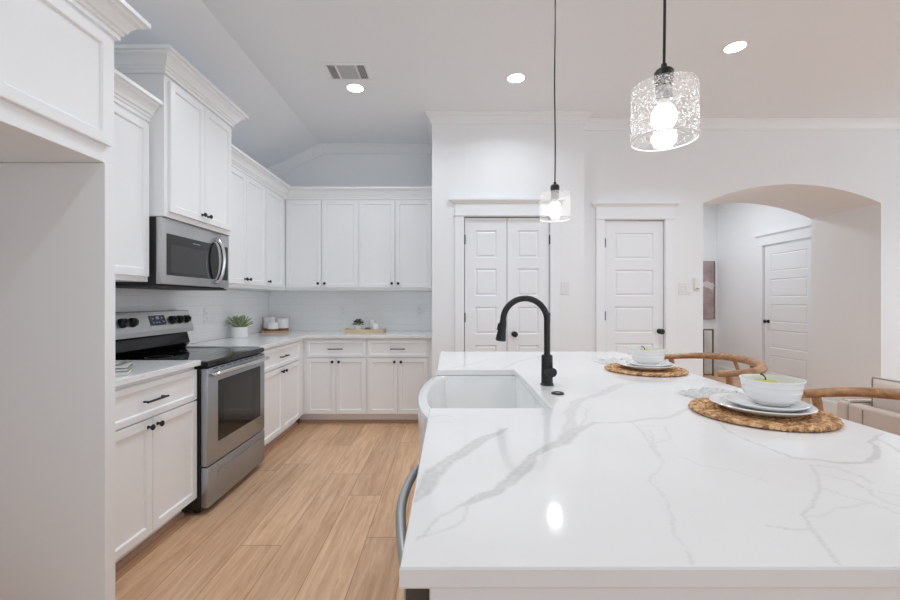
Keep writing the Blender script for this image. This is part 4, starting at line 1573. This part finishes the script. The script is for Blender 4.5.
def napkin(label, x, y, rz, seed):
    """folded cloth napkin, rumpled, with a printed grey end"""
    nx, ny = 44, 26
    W, D = 0.21, 0.11
    bm = bmesh.new()
    rows = []
    for j in range(ny + 1):
        row = []
        for i in range(nx + 1):
            u, v = i / nx, j / ny
            xx, yy = (u - 0.5) * W, (v - 0.5) * D * (0.75 + 0.35 * abs(u - 0.45) * 2)
            q = Vector((u * 3.1 + seed, v * 2.4, seed * 1.7))
            z = 0.011 + 0.014 * noise.noise(q * 1.6) + 0.009 * noise.noise(q * 4.1)
            edge = min(u, 1 - u, v, 1 - v)
            z = max(0.0012, z) * min(1, 0.25 + edge * 7) + 0.002
            row.append(bm.verts.new((xx, yy, z)))
        rows.append(row)
    for j in range(ny):
        for i in range(nx):
            bm.faces.new((rows[j][i], rows[j][i + 1], rows[j + 1][i + 1], rows[j + 1][i]))
    geom = bmesh.ops.solidify(bm, geom=bm.faces[:], thickness=0.0012)
    m, n, l, p = M_NAP
    o = obj('napkin', bm, m, None, True)
    place(o, x, y, ZC + 0.0002, rz)
    tag(o, label, 'napkin', 'white cloth napkins')


def nap_mat():
    m, n, l, p = new_mat('napkin_cloth')
    tc = n.new('ShaderNodeTexCoord')
    sp = n.new('ShaderNodeSeparateXYZ')
    l.new(tc.outputs['Object'], sp.inputs[0])
    vo = n.new('ShaderNodeTexVoronoi')
    vo.inputs['Scale'].default_value = 70
    l.new(tc.outputs['Object'], vo.inputs['Vector'])
    gt = n.new('ShaderNodeMapRange')
    gt.inputs[1].default_value = 0.63
    gt.inputs[2].default_value = 0.66
    pn_ = n.new('ShaderNodeTexNoise')
    pn_.inputs['Scale'].default_value = 16
    l.new(tc.outputs['Object'], pn_.inputs['Vector'])
    l.new(pn_.outputs[0], gt.inputs[0])
    lt = n.new('ShaderNodeMath')
    lt.operation = 'LESS_THAN'
    l.new(vo.outputs['Distance'], lt.inputs[0])
    lt.inputs[1].default_value = 0.30
    mu = n.new('ShaderNodeMath')
    mu.operation = 'MULTIPLY'
    l.new(gt.outputs[0], mu.inputs[0])
    l.new(lt.outputs[0], mu.inputs[1])
    mx = n.new('ShaderNodeMix')
    mx.data_type = 'RGBA'
    mx.inputs[6].default_value = (0.90, 0.90, 0.895, 1)
    mx.inputs[7].default_value = (0.34, 0.34, 0.35, 1)
    l.new(mu.outputs[0], mx.inputs[0])
    l.new(mx.outputs[2], p.inputs['Base Color'])
    p.inputs['Roughness'].default_value = 0.9
    return m, n, l, p


M_NAP = nap_mat()
napkin('white napkin with a grey printed edge left of the nearer placemat', 0.955, 1.565, 0.30, 3.3)
napkin('white napkin behind the placemat at the far end of the island', 0.93, 2.40, 0.25, 8.1)


# ------------------------------------------------------------------ counter stools (local: back towards +x, seat centre at origin)
def stool():
    t = thing('stool', '', 'stool', (0, 0, 0), 0, 'wishbone counter stools')
    SH = 0.64
    # curved top rail, open towards the island
    half = [(-0.12, 0.283, 0.934), (-0.03, 0.290, 0.939), (0.05, 0.275, 0.945), (0.115, 0.222, 0.951), (0.155, 0.125, 0.957)]
    pts = half + [(0.170, 0.0, 0.96)] + [(x, -y, z) for x, y, z in half[::-1]]
    sp = smooth_path(pts, 6)
    n = len(sp)
    rad = [0.0165 + 0.0055 * math.sin(PI * i / (n - 1)) for i in range(n)]
    obj('top_rail', tube(sp, rad, 16, True, 0.86), M_STOOLW, t, True)
    for s in (-1, 1):
        obj('leg', tube(smooth_path([(-0.215, s * 0.245, 0.0), (-0.21, s * 0.24, 0.4), (-0.205, s * 0.235, SH + 0.01)], 4), [0.014] * 4 + [0.018] * 5, 12), M_STOOLW, t, True)
        obj('leg', tube(smooth_path([(0.215, s * 0.20, 0.0), (0.205, s * 0.195, 0.35), (0.185, s * 0.20, SH - 0.03), (0.09, s * 0.25, 0.70), (-0.04, s * 0.284, 0.80), (-0.07, s * 0.287, 0.925)], 5), 0.0145, 12), M_STOOLW, t, True)
        obj('stretcher', tube([(-0.21, s * 0.238, 0.24), (0.22, s * 0.196, 0.24)], 0.010, 10), M_STOOLW, t, True)
    obj('stretcher', tube([(-0.211, -0.24, 0.30), (-0.211, 0.24, 0.30)], 0.011, 10), M_STOOLW, t, True)
    obj('stretcher', tube([(0.21, -0.195, 0.33), (0.21, 0.195, 0.33)], 0.010, 10), M_STOOLW, t, True)
    # Y shaped back splat
    y = [tube(smooth_path([(0.185, 0, SH + 0.005), (0.19, 0, 0.72), (0.188, 0, 0.78)], 4), [0.020] * 9, 10, True, 0.5)]
    for s in (-1, 1):
        y.append(tube(smooth_path([(0.186, s * 0.004, 0.77), (0.178, s * 0.03, 0.84), (0.160, s * 0.075, 0.95)], 5), [0.013] * 11, 10, True, 0.6))
    obj('back_splat', merge(*y), M_STOOLW, t, True)
    # woven seat with its four seams
    bm = bmesh.new()
    N = 24
    rows = []
    for j in range(N + 1):
        row = []
        for i in range(N + 1):
            u, v = i / N * 2 - 1, j / N * 2 - 1
            hw_ = 0.235 - 0.035 * (u + 1) / 2
            m = max(abs(u), abs(v))
            z = SH + 0.016 - 0.012 * (1 - m) + 0.0018 * math.sin(m * 40) - 0.02 * max(0, m - 0.93) / 0.07
            row.append(bm.verts.new((u * 0.215, v * hw_, z)))
        rows.append(row)
    for j in range(N):
        for i in range(N):
            bm.faces.new((rows[j][i], rows[j][i + 1], rows[j + 1][i + 1], rows[j + 1][i]))
    bmesh.ops.solidify(bm, geom=bm.faces[:], thickness=0.03)
    obj('seat', bm, M_CORD, t, True)
    return t


SXX = 1.335
st = stool()
st.location = (SXX, 2.18, 0)
st.rotation_euler = (0, 0, math.radians(-4))
st['label'] = 'curved wooden counter stool at the far end of the island'
dup(st, (SXX, 1.20, 0), 'curved wooden counter stool beside the nearer place setting')

# ------------------------------------------------------------------ sofa beyond the stools, its back to the island
t = thing('sofa', 'beige linen sofa standing behind the counter stools', 'sofa', (0, 0, 0))


def soft(x0, x1, y0, y1, z0, z1, r=0.03):
    return bbox(x0, x1, y0, y1, z0, z1, r, 4)


obj('back_frame', soft(2.50, 2.58, 0.62, 2.676, 0.10, 0.62, 0.02), M_LINEN, t, True)
obj('arm', soft(2.502, 3.38, 2.679, 2.76, 0.10, 0.62, 0.022), M_LINEN, t, True)
obj('arm', soft(2.505, 3.38, 0.43, 0.615, 0.10, 0.62, 0.022), M_LINEN, t, True)
obj('base', soft(2.585, 3.36, 0.62, 2.676, 0.10, 0.30, 0.012), M_LINEN, t, True)
for y0, y1 in ((0.625, 1.285), (1.29, 1.945), (1.95, 2.676)):
    obj('seat_cushion', soft(2.585, 3.40, y0, y1, 0.302, 0.45, 0.035), M_LINENL, t, True)
for lx, ly in ((2.56, 0.5), (2.56, 2.68), (3.32, 0.5), (3.32, 2.68)):
    obj('leg', lathe([(0, 0), (0.018, 0), (0.025, 0.0995), (0, 0.0995)], 16, (lx, ly, 0)), M_STOOLW, t, True)
obj('seam_piping', tube([(2.4995, 2.575, 0.13), (2.4995, 2.575, 0.30), (2.4995, 2.575, 0.60)], 0.004, 8), M_PIPING, t, True, 'darker piping along the arm seam')
# loose back cushions
for y0, y1, lab in ((1.80, 2.672, 'pale linen back cushion with dark piping on the sofa'), (0.82, 1.66, 'pale linen back cushion hidden beside the near stool')):
    if y0 < 1.0:
        continue
    t = thing('cushion', lab, 'cushion', (2.690, (y0 + y1) / 2, 0.458), 0)
    bm = bmesh.new()
    N = 20
    hw_, hh_ = (y1 - y0) / 2, 0.162
    sides = []
    for s in (-1, 1):
        rows = []
        for j in range(N + 1):
            row = []
            for i in range(N + 1):
                u, v = i / N * 2 - 1, j / N * 2 - 1
                d = (max(0, 1 - abs(u) ** 3.5) * max(0, 1 - abs(v) ** 3.5)) ** 0.5
                row.append(bm.verts.new((s * (0.032 + 0.062 * d ** 0.7), u * hw_, hh_ + v * hh_ * (1 - 0.03 * u * u))))
            rows.append(row)
        for j in range(N):
            for i in range(N):
                bm.faces.new((rows[j][i], rows[j][i + 1], rows[j + 1][i + 1], rows[j + 1][i]))
        sides.append(rows)
    A, B = sides
    edge = [(0, i) for i in range(N + 1)] + [(j, N) for j in range(1, N + 1)] + [(N, i) for i in range(N - 1, -1, -1)] + [(j, 0) for j in range(N - 1, 0, -1)]
    for k in range(len(edge)):
        (j, i), (j2, i2) = edge[k], edge[(k + 1) % len(edge)]
        bm.faces.new((A[j][i], A[j2][i2], B[j2][i2], B[j][i]))
    pathp = [(-0.033, A[j][i].co.y, A[j][i].co.z) for j, i in edge]
    bmesh.ops.recalc_face_normals(bm, faces=bm.faces[:])
    obj('cover', bm, M_LINENL, t, True)
    obj('piping', tube(pathp + [pathp[0]], 0.0055, 8), M_PIPING, t, True, 'dark piping around the cushion edge')
# woven trim strip lying along the arm
t = thing('throw', 'pale folded throw with dark stitched edges on the sofa arm', 'throw', (2.58, 2.72, 0.6205))
obj('cloth', soft(-0.045, 0.20, -0.034, 0.034, 0.0, 0.008, 0.003), M_LINENL, t)
bm = None
for yy in (-0.028, 0.028):
    for k in range(18):
        b = bbox(-0.04 + k * 0.0135, -0.04 + k * 0.0135 + 0.008, yy - 0.003, yy + 0.003, 0.0075, 0.0095, 0, 1)
        bm = b if bm is None else merge(bm, b)
obj('stitching', bm, M_DARK, t, False, 'dark edge stitches')


# ------------------------------------------------------------------ pendants, ceiling fittings
def pendant(label, x, y, zt, sway):
    t = thing('pendant_light', label, 'pendant light', (x, y, 0), 0, 'seeded glass pendants over the island')
    zb = zt - 0.143
    obj('glass_shade', lathe([(0.0835, 0), (0.0855, 0), (0.0855, 0.143), (0.022, 0.1435), (0.022, 0.141), (0.0835, 0.1405)], 64, (0, 0, zb), False), M_SEED, t, True, 'clear seeded glass cylinder')
    obj('shade_rim', lathe([(0.0828, zb - 0.0015), (0.0862, zb - 0.0015), (0.0862, zb + 0.0012), (0.0828, zb + 0.0012), (0.0828, zb - 0.0015)], 64, (0, 0, 0), False), M_RIM, t, True, 'bright lower glass rim')
    obj('cap', lathe([(0, zt + 0.0015), (0.0215, zt + 0.0015), (0.0215, zt + 0.016), (0.0250, zt + 0.019), (0.0250, zt + 0.044), (0.020, zt + 0.050), (0.009, zt + 0.054), (0.007, zt + 0.066), (0, zt + 0.066)], 32), M_MATTE, t, True)
    obj('socket', lathe([(0, zt - 0.034), (0.0215, zt - 0.034), (0.0215, zt - 0.020), (0.0205, zt - 0.018), (0.0205, zt - 0.010), (0.0215, zt - 0.008), (0.0215, zt + 0.001), (0, zt + 0.001)], 32), M_GREY, t, True, 'dark metal lamp socket')
    obj('bulb_collar', lathe([(0, zt - 0.052), (0.0215, zt - 0.052), (0.0175, zt - 0.043), (0.0165, zt - 0.035), (0, zt - 0.035)], 32), M_PLATE, t, True, 'white collar of the bulb')
    obj('bulb', lathe([(0, zt - 0.113), (0.012, zt - 0.1115), (0.023, zt - 0.106), (0.0305, zt - 0.095), (0.0330, zt - 0.081), (0.030, zt - 0.066), (0.0225, zt - 0.0525), (0, zt - 0.0525)], 32), M_BULB, t, True, 'lit frosted bulb')
    zz = CEIL - 0.026
    pts = [(0, 0, zt + 0.064)]
    for k in range(1, 15):
        f = k / 14
        pts.append((sway * math.sin(f * 9.0), 0.3 * sway * math.sin(f * 7), zt + 0.064 + (zz - zt - 0.064) * f))
    obj('cord', tube(smooth_path(pts, 3), 0.0038, 10), M_MATTE, t, True)
    obj('canopy', lathe([(0, CEIL - 0.027), (0.05, CEIL - 0.027), (0.06, CEIL - 0.022), (0.06, CEIL - 0.0005), (0, CEIL - 0.0005)], 40), M_MATTE, t, True)


M_RIM = plain('glass_rim', (0.9, 0.9, 0.9, 1), 0.08, var=0.02, vscale=10)
pendant('larger-looking pendant light with seeded glass shade, nearest over the island', 0.588, 1.168, 1.845, 0.0025)
pendant('seeded glass pendant light hanging in front of the pantry doors', 0.595, 2.41, 1.868, 0.002)

for (cx, cy), lab in zip(CANS, ('lit recessed ceiling light beside the air vent', 'lit recessed ceiling light between the air vent and the pendants', 'lit recessed ceiling light right of the larger pendant')):
    t = thing('recessed_light', lab, 'ceiling light', (cx, cy, CEIL), 0, 'recessed ceiling lights')
    obj('trim_ring', lathe([(0.066, -0.004), (0.070, -0.006), (0.086, -0.004), (0.088, -0.0005), (0.066, -0.0005)], 48, (0, 0, 0), False), M_TRIM, t, True)
    obj('lens', lathe([(0, -0.003), (0.0655, -0.003), (0.0655, -0.0005), (0, -0.0005)], 48), M_CAN, t, True, 'glowing white lens')

# air vent
t = thing('ceiling_vent', 'white rectangular ceiling air vent with three grille sections', 'vent', (-0.80, 3.335, CEIL))
VW, VD = 0.145, 0.10
obj('frame', merge(bbox(-VW - 0.035, VW + 0.035, -VD - 0.03, -VD, -0.008, -0.0005, 0.002, 1), bbox(-VW - 0.035, VW + 0.035, VD, VD + 0.03, -0.008, -0.0005, 0.002, 1), bbox(-VW - 0.035, -VW, -VD, VD, -0.008, -0.0005, 0.002, 1), bbox(VW, VW + 0.035, -VD, VD, -0.008, -0.0005, 0.002, 1),
                   bbox(-0.083, -0.071, -VD, VD, -0.008, -0.0005, 0.001, 1), bbox(0.071, 0.083, -VD, VD, -0.008, -0.0005, 0.001, 1)), M_TRIM, t)
obj('backing', bbox(-VW, VW, -VD, VD, -0.0015, -0.0004, 0, 1), M_PLATEDARK, t, False, 'dark duct opening')
bm = None
for k in range(15):
    y = -VD + 0.0065 + k * 0.0134
    b = bbox(-0.071, 0.071, y - 0.0012, y + 0.0012, -0.0075, -0.0018, 0, 1)
    bm = b if bm is None else merge(bm, b)
for s in (-1, 1):
    for k in range(5):
        x = s * (0.090 + k * 0.0125)
        bm = merge(bm, bbox(x - 0.0012, x + 0.0012, -VD, VD, -0.0075, -0.0018, 0, 1))
obj('louvres', bm, M_TRIM, t)


# ------------------------------------------------------------------ switches, outlets
M_SLOT = plain('receptacle_slot', (0.35, 0.35, 0.35, 1), 0.6, var=0.1)


def plate_thing(name, label, cat, loc, rz, w, h, kind, group=None):
    t = thing(name, label, cat, loc, rz, group)
    obj('plate', bbox(-w / 2, w / 2, -0.006, -0.0006, -h / 2, h / 2, 0.002, 2), M_PLATE, t)
    if kind.startswith('switch'):
        k = int(kind[-1])
        for i in range(k):
            x = (i - (k - 1) / 2) * 0.046
            obj('rocker', bbox(x - 0.016, x + 0.016, -0.0095, -0.0062, -0.033, 0.033, 0.0015, 1), M_PLATE, t)
    elif kind == 'outlet':
        for z in (-0.022, 0.022):
            r = obj('receptacle', bbox(-0.017, 0.017, -0.0085, -0.0062, z - 0.014, z + 0.014, 0.002, 1), M_PLATE, t)
            obj('slots', merge(bbox(-0.009, -0.006, -0.0092, -0.0084, z - 0.006, z + 0.006, 0, 1), bbox(0.006, 0.009, -0.0092, -0.0084, z - 0.006, z + 0.006, 0, 1)), M_SLOT, r)
    return t


plate_thing('light_switch', 'white switch plate beside the pantry double doors', 'switch', (1.108, YP, 1.385), 0, 0.075, 0.118, 'switch1', 'light switches')
plate_thing('light_switch', 'white double switch plate between the single door and the arch', 'switch', (2.345, YR, 1.385), 0, 0.118, 0.118, 'switch2', 'light switches')
t = plate_thing('thermostat', 'white wall control box beside the left edge of the arch', 'thermostat', (2.462, YR, 1.432), 0, 0.062, 0.125, 'none')
obj('cover', bbox(-0.024, 0.024, -0.022, -0.0062, -0.055, 0.055, 0.003, 2), M_PLATE, t)
obj('slot', bbox(-0.016, 0.016, -0.0228, -0.0218, -0.050, -0.044, 0, 1), M_DARK, t)
plate_thing('outlet', 'white outlet on the tiled left wall beside the range', 'outlet', (XL + 0.0092, 3.66, 1.135), LEFT, 0.075, 0.118, 'outlet', 'white wall outlets')
plate_thing('outlet', 'white outlet on the back wall tiles left of the tray', 'outlet', (-1.24, YB - 0.0092, 1.145), 0, 0.072, 0.116, 'outlet', 'white wall outlets')
plate_thing('outlet', 'white outlet on the back wall tiles beside the pantry', 'outlet', (-0.355, YB - 0.0092, 1.145), 0, 0.072, 0.116, 'outlet', 'white wall outlets')

# ------------------------------------------------------------------ hall: painting and console table
t = thing('painting', 'mauve abstract canvas hanging above the console table in the hall', 'painting', (4.325, HY - 0.001, 1.45))
obj('canvas', bbox(-0.34, 0.33, -0.038, 0, -0.51, 0.51, 0.003, 1), M_ARTD, t, False, 'dark canvas edge')
pf = obj('painted_face', bbox(-0.335, 0.305, -0.0392, -0.0382, -0.505, 0.505, 0, 1), M_ART, t)
bm = tube(smooth_path([(-0.2, -0.040, 0.12), (0.0, -0.040, 0.06), (0.15, -0.040, 0.11), (0.22, -0.040, 0.07), (0.305, -0.040, 0.10)], 6), [0.05 + 0.02 * math.sin(i) for i in range(25)], 14)
for v in bm.verts:
    v.co.y = -0.0400 + (v.co.y + 0.040) * 0.012
obj('pale_shape', bm, M_ARTW, pf, False, 'pale brushed shape')
t = thing('console_table', 'slim console table with white top and brass legs in the hall', 'console table', (4.03, 7.32, 0))
obj('top', bbox(-0.50, 0.425, -0.15, 0.15, 0.785, 0.815, 0.003, 2), M_PLATE, t)
fr = []
for lx in (-0.488, 0.413):
    for ly in (-0.138, 0.138):
        obj('leg', bbox(lx - 0.010, lx + 0.010, ly - 0.010, ly + 0.010, 0.0, 0.7845, 0.001, 1), M_BRASS, t)
obj('rail', merge(bbox(-0.477, 0.402, -0.147, -0.129, 0.764, 0.7845, 0.001, 1), bbox(-0.477, 0.402, 0.129, 0.147, 0.764, 0.7845, 0.001, 1), bbox(-0.477, 0.402, -0.147, -0.129, 0.01, 0.028, 0.001, 1)), M_BRASS, t)
